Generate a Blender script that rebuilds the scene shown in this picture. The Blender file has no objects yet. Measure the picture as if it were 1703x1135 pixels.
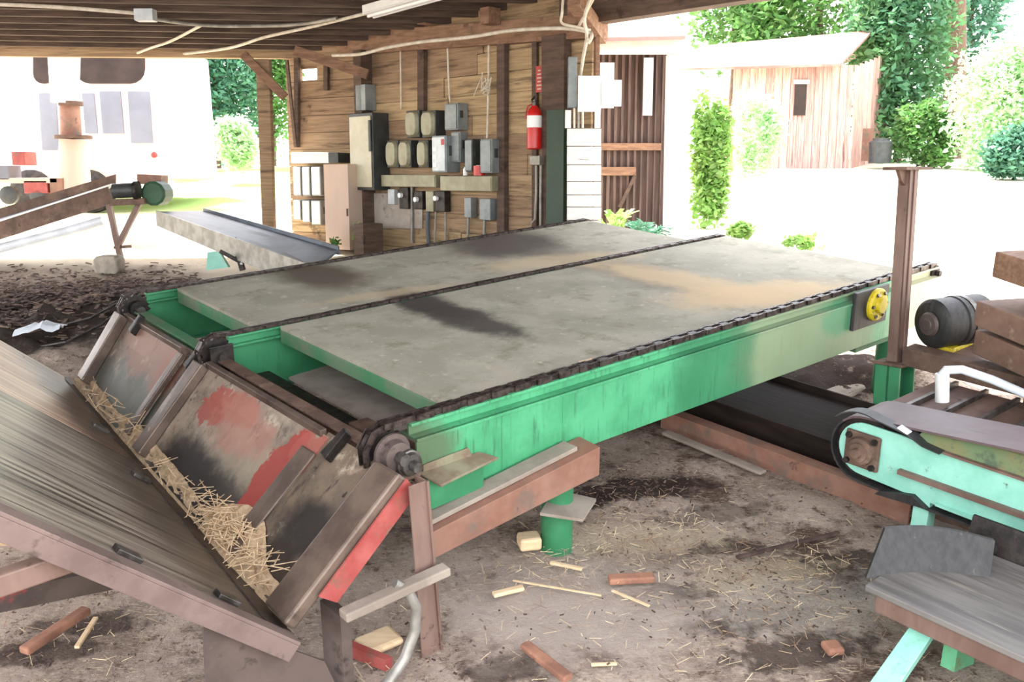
import bpy, math, random
from mathutils import Matrix, Vector, noise
random.seed(7)
SC = bpy.context.scene
COL = SC.collection
PI = math.pi

# ---------------------------------------------------------------- camera model
FPX, CX, CY, EYE = 1600.0, 851.5, 567.5, 2.2
P_SITE = math.atan(504.5 / FPX)          # pitch of the lens against the sloping yard
P_WORLD = math.atan(277.5 / FPX)         # pitch against true level
TILT = P_SITE - P_WORLD                  # the yard rises away from the camera
SITE = Matrix.Rotation(TILT, 4, 'X')
CAM = SITE @ Vector((0, 0, EYE))
ANG = math.radians(40.2)
A0 = Vector((-0.478, 3.353, 0))
DECK = SITE @ Matrix.Translation(A0) @ Matrix.Rotation(ANG, 4, 'Z')
DECKI = DECK.inverted()
WORLD = Matrix.Identity(4)
_f = Vector((0, math.cos(P_WORLD), -math.sin(P_WORLD)))
_u = Vector((0, math.sin(P_WORLD), math.cos(P_WORLD)))
_r = Vector((1, 0, 0))


def ray(px, py):
    return _r * ((px - CX) / FPX) - _u * ((py - CY) / FPX) + _f


def hit(frame, px, py, axis, val):
    """point (in the coordinates of frame) where the line of sight meets axis == val"""
    inv = frame.inverted()
    o = inv @ CAM
    d = inv.to_3x3() @ ray(px, py)
    t = (val - o[axis]) / d[axis]
    return o + d * t


def Lu(px, py, u): return hit(DECK, px, py, 0, u)
def Lv(px, py, v): return hit(DECK, px, py, 1, v)
def Lz(px, py, z): return hit(DECK, px, py, 2, z)
def DW(px, py, y): return hit(WORLD, px, py, 1, y)
def GS(px, py, z=0): return hit(SITE, px, py, 2, z)
def DS(px, py, y): return hit(SITE, px, py, 1, y)


# wall frame: x along the panel wall towards the right, y out of the wall (to the yard), z up
WB = Vector((0.694, -0.72, 0)).normalized()
WN = Vector((-0.72, -0.694, 0)).normalized()
P0 = DW(890, 250, 8.5)
WALL = Matrix(((WB.x, -WN.x, 0, P0.x), (WB.y, -WN.y, 0, P0.y), (0, 0, 1, 0), (0, 0, 0, 1)))
# WALL: +y goes INTO the wall (away from the yard); the boxes stand at negative y


def W(px, py, off=0.0): return hit(WALL, px, py, 1, -off)


# ---------------------------------------------------------------- materials
def lin(c):
    def g(v):
        v /= 255.0
        return v / 12.92 if v <= 0.04045 else ((v + 0.055) / 1.055) ** 2.4
    return (g(c[0]), g(c[1]), g(c[2]), 1.0)


class NT:
    def __init__(s, name):
        s.m = bpy.data.materials.new(name)
        s.m.use_nodes = True
        s.t = s.m.node_tree
        s.b = s.t.nodes['Principled BSDF']
        s.out = s.t.nodes['Material Output']
        tc = s.t.nodes.new('ShaderNodeTexCoord')
        s.co = tc.outputs['Object']

    def n(s, kind, **kw):
        nd = s.t.nodes.new(kind)
        for k, v in kw.items():
            setattr(nd, k, v)
        return nd

    def link(s, a, b): s.t.links.new(a, b)

    def mapping(s, scale, rot=(0, 0, 0), loc=(0, 0, 0), co=None):
        nd = s.n('ShaderNodeMapping')
        nd.inputs['Scale'].default_value = scale
        nd.inputs['Rotation'].default_value = rot
        nd.inputs['Location'].default_value = loc
        s.link(co or s.co, nd.inputs['Vector'])
        return nd.outputs[0]

    def noise(s, scale, detail=6, rough=0.6, co=None, dist=0.0):
        nd = s.n('ShaderNodeTexNoise')
        nd.inputs['Scale'].default_value = scale
        nd.inputs['Detail'].default_value = detail
        nd.inputs['Roughness'].default_value = rough
        nd.inputs['Distortion'].default_value = dist
        s.link(co or s.co, nd.inputs['Vector'])
        return nd.outputs['Fac']

    def rng(s, val, a, b, c=0.0, d=1.0):
        nd = s.n('ShaderNodeMapRange')
        nd.interpolation_type = 'SMOOTHSTEP'
        for i, v in enumerate((a, b, c, d)):
            nd.inputs[i + 1].default_value = v
        s.link(val, nd.inputs[0])
        return nd.outputs[0]

    def math(s, op, a, b):
        nd = s.n('ShaderNodeMath', operation=op)
        for i, v in enumerate((a, b)):
            if isinstance(v, (int, float)):
                nd.inputs[i].default_value = v
            else:
                s.link(v, nd.inputs[i])
        return nd.outputs[0]

    def mix(s, fac, a, b):
        nd = s.n('ShaderNodeMix', data_type='RGBA')
        for sock, v in ((nd.inputs[0], fac), (nd.inputs[6], a), (nd.inputs[7], b)):
            if isinstance(v, (int, float, tuple)):
                sock.default_value = v
            else:
                s.link(v, sock)
        return nd.outputs[2]

    def blob(s, c, r, rot=0.0, soft=0.5, rag=0.5, nscale=6.0):
        """soft-edged patch round c with half-axes r, turned by rot about z"""
        sub = s.n('ShaderNodeVectorMath', operation='SUBTRACT')
        s.link(s.co, sub.inputs[0])
        sub.inputs[1].default_value = c
        ro = s.n('ShaderNodeVectorRotate', rotation_type='Z_AXIS')
        s.link(sub.outputs[0], ro.inputs['Vector'])
        ro.inputs['Angle'].default_value = -rot
        dv = s.n('ShaderNodeVectorMath', operation='DIVIDE')
        s.link(ro.outputs[0], dv.inputs[0])
        dv.inputs[1].default_value = r
        ln = s.n('ShaderNodeVectorMath', operation='LENGTH')
        s.link(dv.outputs[0], ln.inputs[0])
        nz = s.math('MULTIPLY', s.math('SUBTRACT', s.noise(nscale, 5, 0.65), 0.5), rag * 2)
        dd = s.math('ADD', ln.outputs['Value'], nz)
        return s.rng(dd, 1.0 - soft * 0.5, 1.0 + soft * 0.5, 1.0, 0.0)


def mat(name, c1, c2=None, scale=6.0, rough=0.7, metal=0.0, stretch=(1, 1, 1), rot=(0, 0, 0), bump=0.0, bscale=None,
        over=(), blobs=(), trans=0.0, detail=7, con=(0.35, 0.65), spec=0.5, island=0.0):
    """over: (colour, noise scale, lo, hi, stretch) layers of wear; blobs: (colour, centre, radii, rot, soft, ragged, noise scale, strength)"""
    t = NT(name)
    c2 = c2 or c1
    co = t.mapping(stretch, rot)
    nz = t.noise(scale, detail, 0.62, co)
    col = t.mix(t.rng(nz, con[0], con[1]), lin(c1), lin(c2))
    for o in over:
        oc, osc, lo, hi = o[:4]
        st = o[4] if len(o) > 4 else (1, 1, 1)
        k = t.rng(t.noise(osc, 8, 0.68, t.mapping(st, rot, (osc, 3.1, 1.7))), lo, hi)
        col = t.mix(k, col, lin(oc))
    for b in blobs:
        k = t.math('MULTIPLY', t.blob(Vector(b[1]), b[2], b[3], b[4], b[5], b[6]), b[7] if len(b) > 7 else 1.0)
        col = t.mix(k, col, lin(b[0]))
    if island:
        g = t.n('ShaderNodeNewGeometry')
        hs = t.n('ShaderNodeHueSaturation')
        t.link(t.rng(g.outputs['Random Per Island'], 0, 1, 1 - island, 1 + island), hs.inputs['Value'])
        t.link(t.rng(g.outputs['Random Per Island'], 0, 1, 0.5 - island * 0.05, 0.5 + island * 0.03), hs.inputs['Hue'])
        t.link(col, hs.inputs['Color'])
        col = hs.outputs[0]
    t.link(col, t.b.inputs['Base Color'])
    t.b.inputs['Roughness'].default_value = rough
    t.b.inputs['Metallic'].default_value = metal
    t.b.inputs['Specular IOR Level'].default_value = spec
    if bump:
        bp = t.n('ShaderNodeBump')
        bp.inputs['Strength'].default_value = bump
        bp.inputs['Distance'].default_value = 0.02
        t.link(t.noise(bscale or scale * 2, 8, 0.65, co), bp.inputs['Height'])
        t.link(bp.outputs[0], t.b.inputs['Normal'])
    if trans:
        tr = t.n('ShaderNodeBsdfTranslucent')
        t.link(col, tr.inputs['Color'])
        mx = t.n('ShaderNodeMixShader')
        mx.inputs[0].default_value = trans
        t.link(t.b.outputs[0], mx.inputs[1])
        t.link(tr.outputs[0], mx.inputs[2])
        t.link(mx.outputs[0], t.out.inputs['Surface'])
    return t.m


# ---------------------------------------------------------------- mesh building
XF = {}                                   # world matrix of every root and part


class MB:
    def __init__(s):
        s.v, s.f = [], []

    def poly(s, pts, faces):
        o = len(s.v)
        s.v += [Vector(p) for p in pts]
        s.f += [tuple(o + i for i in f) for f in faces]
        return s

    def hexa(s, b, t):
        """b, t: two rings of equal length, joined into a closed solid"""
        n = len(b)
        fs = [tuple(range(n))[::-1], tuple(range(n, 2 * n))]
        fs += [(i, (i + 1) % n, n + (i + 1) % n, n + i) for i in range(n)]
        return s.poly(list(b) + list(t), fs)

    def box(s, a, b):
        (x0, x1), (y0, y1), (z0, z1) = [sorted((a[i], b[i])) for i in range(3)]
        return s.hexa([(x0, y0, z0), (x1, y0, z0), (x1, y1, z0), (x0, y1, z0)],
                      [(x0, y0, z1), (x1, y0, z1), (x1, y1, z1), (x0, y1, z1)])

    def cbox(s, a, b, c=0.01):
        """box with its vertical (y-normal face) edges chamfered"""
        (x0, x1), (y0, y1), (z0, z1) = [sorted((a[i], b[i])) for i in range(3)]
        def ring(y, k):
            return [(x0 + k, y, z0), (x1 - k, y, z0), (x1, y, z0 + k), (x1, y, z1 - k), (x1 - k, y, z1), (x0 + k, y, z1), (x0, y, z1 - k), (x0, y, z0 + k)]
        return s.hexa(ring(y0, c), ring(y1, c))

    def bar(s, p, q, w, h, up=(0, 0, 1)):
        p, q, up = Vector(p), Vector(q), Vector(up)
        d = (q - p).normalized()
        x = d.cross(up)
        if x.length < 1e-4:
            x = d.cross(Vector((1, 0, 0)))
        x.normalize()
        y = x.cross(d).normalized()
        r = [x * (-w / 2) + y * (-h / 2), x * (w / 2) + y * (-h / 2), x * (w / 2) + y * (h / 2), x * (-w / 2) + y * (h / 2)]
        return s.hexa([p + k for k in r], [q + k for k in r])

    def slab(s, pts, vec):
        """polygon pts thickened by vec"""
        vec = Vector(vec)
        return s.hexa([Vector(p) for p in pts], [Vector(p) + vec for p in pts])

    def tube(s, pts, r, n=10, r2=None, cap=True):
        pts = [Vector(p) for p in pts]
        rings = []
        ref = None
        for i, p in enumerate(pts):
            d = (pts[min(i + 1, len(pts) - 1)] - pts[max(i - 1, 0)]).normalized()
            if ref is None:
                ref = d.orthogonal().normalized()
            x = (ref - d * ref.dot(d)).normalized()
            ref = x
            y = d.cross(x)
            rr = r if r2 is None else r + (r2 - r) * i / (len(pts) - 1)
            rings.append([p + (x * math.cos(2 * PI * k / n) + y * math.sin(2 * PI * k / n)) * rr for k in range(n)])
        o = len(s.v)
        for g in rings:
            s.v += g
        for i in range(len(rings) - 1):
            for k in range(n):
                a, b = o + i * n + k, o + i * n + (k + 1) % n
                s.f.append((a, b, b + n, a + n))
        if cap:
            s.f.append(tuple(o + k for k in range(n))[::-1])
            s.f.append(tuple(o + (len(rings) - 1) * n + k for k in range(n)))
        return s

    def cyl(s, p, q, r, n=20, r2=None): return s.tube([p, q], r, n, r2)

    def lathe(s, p, q, prof, n=24):
        """prof: (distance along p->q, radius)"""
        p, q = Vector(p), Vector(q)
        d = (q - p).normalized()
        x = d.orthogonal().normalized()
        y = d.cross(x)
        o = len(s.v)
        for (h, r) in prof:
            s.v += [p + d * h + (x * math.cos(2 * PI * k / n) + y * math.sin(2 * PI * k / n)) * r for k in range(n)]
        for i in range(len(prof) - 1):
            for k in range(n):
                a, b = o + i * n + k, o + i * n + (k + 1) % n
                s.f.append((a, b, b + n, a + n))
        s.f.append(tuple(o + k for k in range(n))[::-1])
        s.f.append(tuple(o + (len(prof) - 1) * n + k for k in range(n)))
        return s

    def build(s, name, m, parent=None, frame=WORLD, base=None, bevel=0.0, smooth=False):
        """link as ONE mesh object; with a parent the vertices are baked into the parent's space"""
        if parent is not None:
            x = XF[parent.name]
        else:
            x = (frame @ Matrix.Translation(base)) if base is not None else frame
        k = x.inverted() @ frame
        me = bpy.data.meshes.new(name)
        me.from_pydata([k @ v for v in s.v], [], s.f)
        me.update()
        if m:
            me.materials.append(m)
        o = bpy.data.objects.new(name, me)
        COL.objects.link(o)
        if parent is not None:
            o.parent = parent
        else:
            o.matrix_world = x
        XF[o.name] = x
        import bmesh
        bm = bmesh.new()
        bm.from_mesh(me)
        bmesh.ops.recalc_face_normals(bm, faces=bm.faces)
        bm.to_mesh(me)
        bm.free()
        if smooth:
            for p in me.polygons:
                p.use_smooth = True
            try:
                me.set_sharp_from_angle(angle=math.radians(40))
            except Exception:
                pass
        if bevel:
            bv = o.modifiers.new('edge', 'BEVEL')
            bv.width = bevel
            bv.segments = 2
            bv.limit_method = 'ANGLE'
            bv.harden_normals = False
        return o


def tag(o, label=None, cat=None, group=None, kind=None):
    if label: o['label'] = label
    if cat: o['category'] = cat
    if group: o['group'] = group
    if kind: o['kind'] = kind
    return o


def thing(name, label, cat, frame=WORLD, base=(0, 0, 0), group=None, kind=None):
    o = bpy.data.objects.new(name, None)
    o.empty_display_size = 0.1
    COL.objects.link(o)
    o.matrix_world = frame @ Matrix.Translation(Vector(base))
    XF[o.name] = frame @ Matrix.Translation(Vector(base))
    return tag(o, label, cat, group, kind)


# ---------------------------------------------------------------- palette
def deck_pt(px, py, z=0.79):
    p = Lz(px, py, z)
    return (p.x, p.y, z)


def deck_blob(col, pc, pa, pb, soft=0.6, rag=0.5, ns=6.0, strength=1.0, z=0.79):
    """patch on the deck: centre, end of the long axis and end of the short axis in the photo"""
    c, a, b = [Vector(deck_pt(*q, z)) for q in (pc, pa, pb)]
    d = a - c
    return (col, c, (d.length, (b - c).length, 0.6), math.atan2(d.y, d.x), soft, rag, ns, strength)


M = {}
M['green'] = mat('green_paint', (44, 112, 74), (60, 134, 92), 3.0, 0.45, 0, (1, 1, 1), bump=0.05, bscale=60,
                 over=[((92, 112, 84), 2.2, 0.56, 0.74, (1.0, 1, 0.25)), ((74, 60, 46), 9, 0.66, 0.76), ((52, 112, 76), 7, 0.55, 0.7, (6, 6, 0.6))])
M['green_dirty'] = mat('dusty_green_paint', (96, 118, 92), (58, 118, 78), 4.0, 0.8, bump=0.1, over=[((116, 112, 96), 6, 0.5, 0.7)])
M['mint'] = mat('mint_paint', (128, 190, 170), (150, 208, 190), 5, 0.4, bump=0.04,
                over=[((96, 118, 98), 5, 0.6, 0.74), ((84, 80, 66), 10, 0.63, 0.72), ((96, 66, 48), 16, 0.66, 0.74), ((150, 128, 108), 4, 0.66, 0.76, (1, 1, 5))])
M['mint_dark'] = mat('mint_sheet', (84, 150, 112), (100, 170, 130), 6, 0.6, over=[((110, 100, 60), 12, 0.5, 0.68)])
M['rust_beam'] = mat('rusty_box_beam', (112, 84, 70), (136, 108, 92), 4, 0.7, 0.1, bump=.12, over=[((88, 64, 54), 6, 0.56, 0.7), ((158, 136, 118), 9, 0.62, 0.74)])
M['dark_plate'] = mat('dark_brown_plate', (78, 66, 62), (96, 82, 76), 5, 0.6, 0.2, bump=0.1, over=[((56, 46, 42), 9, 0.58, 0.7), ((120, 108, 100), 14, 0.64, 0.72)])
M['rust'] = mat('rusty_steel', (84, 64, 54), (112, 88, 74), 7, 0.75, 0.15, bump=0.15, over=[((146, 122, 104), 5, 0.55, 0.75), ((58, 42, 36), 11, 0.6, 0.72)])
M['rust_red'] = mat('red_rusty_steel', (128, 88, 72), (142, 106, 90), 6, 0.7, 0.1, bump=0.1, over=[((104, 92, 82), 5, 0.5, 0.68), ((84, 60, 50), 11, 0.62, 0.72)])
M['rust_post'] = mat('brown_primed_steel', (100, 76, 66), (126, 102, 92), 5, 0.6, 0.1, (1, 1, 0.3), over=[((70, 50, 44), 9, 0.6, 0.7)])
M['black'] = mat('greasy_black_steel', (26, 22, 20), (58, 50, 46), 14, 0.5, 0.4, bump=0.2)
M['chain'] = mat('roller_chain_steel', (44, 36, 34), (92, 80, 76), 30, 0.42, 0.7, bump=0.1)
M['steel'] = mat('worn_steel', (120, 116, 112), (70, 64, 60), 12, 0.4, 0.7)
M['rubber'] = mat('black_rubber', (30, 29, 29), (48, 46, 45), 7, 0.55, 0, (5, 5, 0.7), bump=0.1, over=[((92, 84, 76), 9, 0.6, 0.76, (4, 4, 0.6))])
M['belt_brown'] = mat('brown_belt', (84, 66, 68), (98, 80, 82), 5, 0.5, over=[((72, 58, 58), 9, 0.58, 0.7, (4, 0.4, 1))])
M['belt_black'] = mat('black_belt', (30, 23, 20), (46, 35, 30), 6, 0.75, 0, (8, 0.5, 1), bump=0.1, spec=0.2)
M['belt_blue'] = mat('slate_belt', (84, 92, 104), (66, 72, 82), 4, 0.45)
M['red'] = mat('red_paint', (142, 58, 54), (160, 82, 76), 7, 0.55, over=[((110, 84, 70), 9, 0.55, 0.68)])
M['yellow'] = mat('yellow_paint', (206, 184, 30), (190, 168, 30), 8, 0.5, over=[((74, 64, 30), 16, 0.56, 0.64)])
M['old_board'] = mat('weathered_board', (150, 122, 94), (184, 158, 126), 5, 0.85, 0, (0.6, 0.6, 9), bump=0.25,
                     over=[((108, 84, 64), 4, 0.56, 0.72, (0.5, 0.5, 6)), ((196, 180, 156), 7, 0.62, 0.75, (0.7, 0.7, 6))], island=0.12)
M['wall_board'] = mat('wall_boards', (138, 114, 86), (168, 142, 110), 4, 0.85, 0, (0.5, 0.5, 9), bump=0.25,
                      over=[((98, 78, 58), 3, 0.52, 0.70, (0.5, 0.5, 6)), ((84, 66, 50), 2, 0.6, 0.7)], island=0.2)
M['dark_wood'] = mat('dark_timber', (76, 60, 50), (98, 78, 66), 5, 0.85, 0, (1, 1, 6), bump=0.25, over=[((58, 42, 34), 5, 0.55, 0.7)], island=0.1)
M['timber'] = mat('brown_timber', (118, 88, 68), (146, 112, 88), 5, 0.8, 0, (1, 6, 6), bump=0.25, over=[((84, 58, 44), 5, 0.55, 0.7)], island=0.1)
M['roof_board'] = mat('roof_boards', (78, 62, 50), (108, 88, 72), 5, 0.85, 0, (0.4, 6, 6), bump=0.3, over=[((64, 48, 40), 5, 0.55, 0.7)], island=0.2)
M['purlin'] = mat('old_purlins', (66, 52, 43), (92, 74, 62), 5, 0.85, 0, (0.4, 6, 6), bump=0.3, island=0.2)
M['white_wood'] = mat('white_painted_boards', (226, 222, 216), (206, 202, 198), 4, 0.7, 0, (1, 1, 5), over=[((150, 146, 142), 7, 0.62, 0.72, (0.6, 0.6, 5))])
M['paper'] = mat('white_paper', (240, 240, 238), (232, 232, 232), 3, 0.8)
M['plywood'] = mat('pinkish_plywood', (206, 178, 156), (192, 170, 158), 2.5, 0.8, 0, (1, 1, 0.3))
M['grey_box'] = mat('grey_enamel', (132, 138, 138), (112, 118, 120), 9, 0.45, 0.1, over=[((90, 78, 66), 10, 0.64, 0.74)])
M['tan_box'] = mat('dusty_olive_enamel', (150, 146, 122), (130, 124, 100), 8, 0.5, 0.1, over=[((150, 112, 66), 8, 0.6, 0.72)])
M['cream_box'] = mat('cream_enamel', (196, 190, 168), (180, 172, 148), 4, 0.5, 0, over=[((196, 158, 96), 4, 0.56, 0.7)])
M['dark_box'] = mat('dark_grey_enamel', (62, 64, 64), (48, 50, 50), 8, 0.5, 0.1)
M['light_box'] = mat('pale_grey_enamel', (196, 200, 204), (176, 182, 186), 9, 0.4, 0.1)
M['white_box'] = mat('white_enamel', (234, 232, 228), (222, 220, 216), 4, 0.5)
M['conduit'] = mat('grey_conduit', (150, 146, 138), (120, 116, 108), 9, 0.45, 0.4)
M['cable'] = mat('dusty_white_cable', (212, 204, 190), (190, 178, 160), 12, 0.6)
M['ext_red'] = mat('extinguisher_red', (200, 34, 30), (186, 28, 26), 3, 0.3)
M['sign_red'] = mat('sign_red', (176, 52, 46), (160, 44, 40), 5, 0.5)
M['dk_green'] = mat('dark_green_board', (36, 58, 44), (44, 68, 52), 4, 0.6, over=[((62, 52, 42), 7, 0.6, 0.72)])
M['sawdust'] = mat('fresh_sawdust', (210, 184, 150), (184, 154, 120), 26, 0.95, bump=0.6, bscale=40, over=[((228, 204, 164), 34, 0.55, 0.7), ((140, 98, 62), 22, 0.62, 0.72)])
M['straw'] = mat('bark_and_straw', (196, 176, 146), (140, 112, 90), 3, 0.9, island=0.5)
M['bark'] = mat('bark_chips', (72, 56, 48), (108, 88, 76), 9, 0.95, bump=0.3, island=0.5)
M['stick'] = mat('split_wood', (222, 196, 160), (206, 176, 138), 8, 0.8, 0, (1, 5, 5))
M['stick_red'] = mat('reddish_bark_wood', (158, 112, 90), (122, 84, 68), 8, 0.85)
M['leaf_pale'] = mat('pale_washed_leaves', (168, 204, 156), (196, 222, 176), 1.2, 0.6, trans=0.45, island=0.25)
M['leaf'] = mat('green_leaves', (78, 120, 62), (104, 148, 78), 1.2, 0.6, trans=0.4, island=0.35)
M['leaf_dark'] = mat('deep_green_leaves', (64, 110, 76), (110, 154, 96), 0.35, 0.6, trans=0.3, island=0.35)
M['leaf_blue'] = mat('bluish_green_leaves', (56, 104, 84), (92, 142, 112), 0.5, 0.6, trans=0.3, island=0.35)
M['leaf_bright'] = mat('sunny_yellow_green_leaves', (122, 166, 84), (158, 190, 108), 1.2, 0.6, trans=0.45, island=0.3)
M['trunk'] = mat('tree_bark', (112, 88, 72), (84, 66, 54), 8, 0.9, 0, (3, 3, 0.6), bump=0.5)
M['shed_wall'] = mat('weathered_red_boards', (198, 160, 148), (160, 122, 112), 3, 0.85, 0, (9, 9, 0.5), bump=0.2, over=[((120, 90, 82), 3, 0.56, 0.68, (7, 7, 0.4)), ((204, 176, 164), 4, 0.55, 0.7, (6, 6, 0.4))], island=0.18)
M['tin'] = mat('rusty_tin', (150, 122, 112), (124, 84, 72), 1.2, 0.6, 0.0)
M['pink_white'] = mat('faded_white_paint', (226, 206, 204), (214, 178, 176), 1.0, 0.6)
M['glass_dark'] = mat('dark_cab_glass', (40, 30, 27), (56, 44, 40), 2, 0.5, spec=0.2)
M['grey_panel'] = mat('grey_shutter', (112, 114, 124), (100, 102, 112), 2, 0.6)
M['dust_pan'] = mat('dusty_grey_board', (150, 138, 126), (128, 116, 104), 6, 0.9, bump=0.2)
M['plastic'] = mat('white_plastic', (220, 224, 230), (200, 204, 210), 5, 0.4)
M['drum_green'] = mat('dull_green_enamel', (40, 74, 50), (48, 84, 58), 4, 0.6)
M['concrete'] = mat('grey_stone', (170, 160, 146), (140, 130, 118), 8, 0.9, bump=0.5)

# =============================================================== GROUND
SL = math.tan(TILT)


def world_ground(x, y):
    if y < 11: z = SL * y
    elif y < 30: z = SL * 11 + 0.066 * (y - 11)
    else: z = SL * 11 + 0.066 * 19
    return z


def ground_bump(x, y):
    n = noise.fractal(Vector((x * 1.7, y * 1.7, 0.3)), 1.0, 2.0, 5) * 0.018 + noise.fractal(Vector((x * 9, y * 9, 4)), 1, 2, 3) * 0.006
    # mound of bark and soil outside the far-left corner of the deck
    g = math.exp(-(((x + 3.4) / 1.7) ** 2 + ((y - 6.9) / 1.0) ** 2)) * 0.22
    g2 = math.exp(-(((x - 2.35) / 0.45) ** 2 + ((y - 6.0) / 0.35) ** 2)) * 0.16
    return n + (g + g2) * (1 + 4 * n * 8)


def axis(lo, hi, flo, fhi, fine, grow):
    a = []
    v = flo
    while v < fhi:
        a.append(v); v += fine
    st = fine; v = fhi
    while v < hi:
        a.append(v); st *= grow; v += st
    a.append(hi)
    st = fine; v = flo
    while True:
        st *= grow; v -= st
        if v <= lo: break
        a.insert(0, v)
    a.insert(0, lo)
    return a


gx = axis(-34, 34, -5, 4.5, 0.05, 1.16)
gy = axis(-6, 60, 2.4, 9.5, 0.05, 1.16)
g = MB()
for y in gy:
    for x in gx:
        g.v.append(Vector((x, y, world_ground(x, y) + ground_bump(x, y) - 0.012)))
nx = len(gx)
for j in range(len(gy) - 1):
    for i in range(nx - 1):
        a = j * nx + i
        g.f.append((a, a + 1, a + 1 + nx, a + nx))


def ground_mat():
    t = NT('yard_dirt')
    dirt = t.mix(t.rng(t.noise(3.0, 8, 0.7), 0.35, 0.65), lin((134, 118, 107)), lin((172, 155, 143)))
    dirt = t.mix(t.rng(t.noise(30, 6, 0.7), 0.5, 0.72), dirt, lin((188, 170, 150)))
    dirt = t.mix(t.rng(t.noise(1.6, 9, 0.72), 0.52, 0.64), dirt, lin((84, 66, 57)))
    dirt = t.mix(t.rng(t.noise(24, 6, 0.72), 0.6, 0.7), dirt, lin((66, 50, 44)))
    dirt = t.mix(t.rng(t.noise(11, 9, 0.8), 0.53, 0.62), dirt, lin((96, 78, 68)))
    for k_, (st_, ro_) in enumerate((((1, 7, 1), 0.5), ((1, 7, 1), 1.7), ((1, 8, 1), 2.6))):
        fl_ = t.rng(t.noise(17 + k_ * 4, 5, 0.7, t.mapping(st_, (0, 0, ro_), (k_, 2, 0))), 0.60, 0.66)
        dirt = t.mix(t.math('MULTIPLY', fl_, 0.75), dirt, lin((206, 188, 164)))
    fl_ = t.rng(t.noise(60, 4, 0.7), 0.60, 0.68)
    dirt = t.mix(t.math('MULTIPLY', fl_, 0.7), dirt, lin((60, 46, 40)))
    def bl(col, px, py, rx, ry, rot, soft, rag, ns, st=1.0):
        nonlocal dirt
        p = SITE @ GS(px, py)
        k = t.math('MULTIPLY', t.blob(Vector((p.x, p.y, p.z)), (rx, ry, 0.8), rot, soft, rag, ns), st)
        dirt = t.mix(k, dirt, lin(col))
    for px_, py_, rx_, ry_, st_ in ((1060, 812, .42, .12, .95), (985, 832, .16, .07, .9), (1200, 905, .2, .06, .8), (1120, 985, .16, .09, .9), (1240, 1030, .3, .10, .85), (1330, 1080, .3, .1, .8),
                                    (835, 1105, .16, .09, .8), (1400, 950, .25, .18, .85), (1330, 640, .7, .4, .95), (1180, 850, .3, .08, .5), (60, 1080, .2, .1, .7), (160, 1030, .2, .08, .7), (1290, 700, .25, .1, .6)):
        bl((52, 40, 35), px_, py_, rx_, ry_, .2, .5, 1.3, 9, st_)
    bl((186, 170, 146), 1060, 890, 0.42, 0.12, 0.0, 0.8, 1.3, 12, 0.6)
    bl((186, 170, 146), 1270, 950, 0.3, 0.12, 0.2, 0.8, 1.3, 12, 0.6)
    bl((186, 176, 166), 1340, 1000, 0.4, 0.2, 0.2, 0.8, 1.2, 10, 0.6)
    bl((176, 162, 152), 960, 1010, 0.5, 0.35, 0.0, 0.8, 0.6, 5, 0.8)
    bl((54, 44, 40), 130, 520, 1.6, 0.8, 0.35, 0.6, 0.5, 4, 0.9)
    bl((44, 37, 34), 100, 570, 0.9, 0.7, 0.3, 0.6, 0.5, 5, 0.92)
    # outside the roof the ground turns to pale sawdust and gravel, grass to the far left
    sx = t.n('ShaderNodeSeparateXYZ'); t.link(t.co, sx.inputs[0])
    nz = t.math('MULTIPLY', t.math('SUBTRACT', t.noise(1.2, 6, 0.6), 0.5), 1.6)
    ln = t.math('ADD', t.math('MULTIPLY', sx.outputs[0], 0.15), t.math('ADD', sx.outputs[1], nz))
    dirt = t.mix(t.rng(ln, 8.2, 9.0), dirt, lin((196, 184, 164)))
    rr = t.math('ADD', t.math('MULTIPLY', sx.outputs[0], 0.72), t.math('ADD', t.math('MULTIPLY', sx.outputs[1], 0.694), nz))
    dirt = t.mix(t.rng(rr, 6.9, 7.5), dirt, lin((204, 194, 178)))
    gr = t.math('MULTIPLY', t.rng(t.math('ADD', sx.outputs[1], nz), 12.5, 14.5), t.rng(t.noise(0.35, 4, 0.6), 0.4, 0.55))
    gl = t.math('MULTIPLY', gr, t.rng(sx.outputs[0], -2.0, -1.0, 1, 0.15))
    dirt = t.mix(gl, dirt, lin((140, 168, 92)))
    t.link(dirt, t.b.inputs['Base Color'])
    t.b.inputs['Roughness'].default_value = 0.95
    t.b.inputs['Specular IOR Level'].default_value = 0.15
    bp = t.n('ShaderNodeBump'); bp.inputs['Strength'].default_value = 0.6; bp.inputs['Distance'].default_value = 0.03
    t.link(t.noise(22, 9, 0.72), bp.inputs['Height'])
    t.link(bp.outputs[0], t.b.inputs['Normal'])
    return t.m


tag(g.build('ground', ground_mat(), smooth=True), kind='structure')

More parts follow.
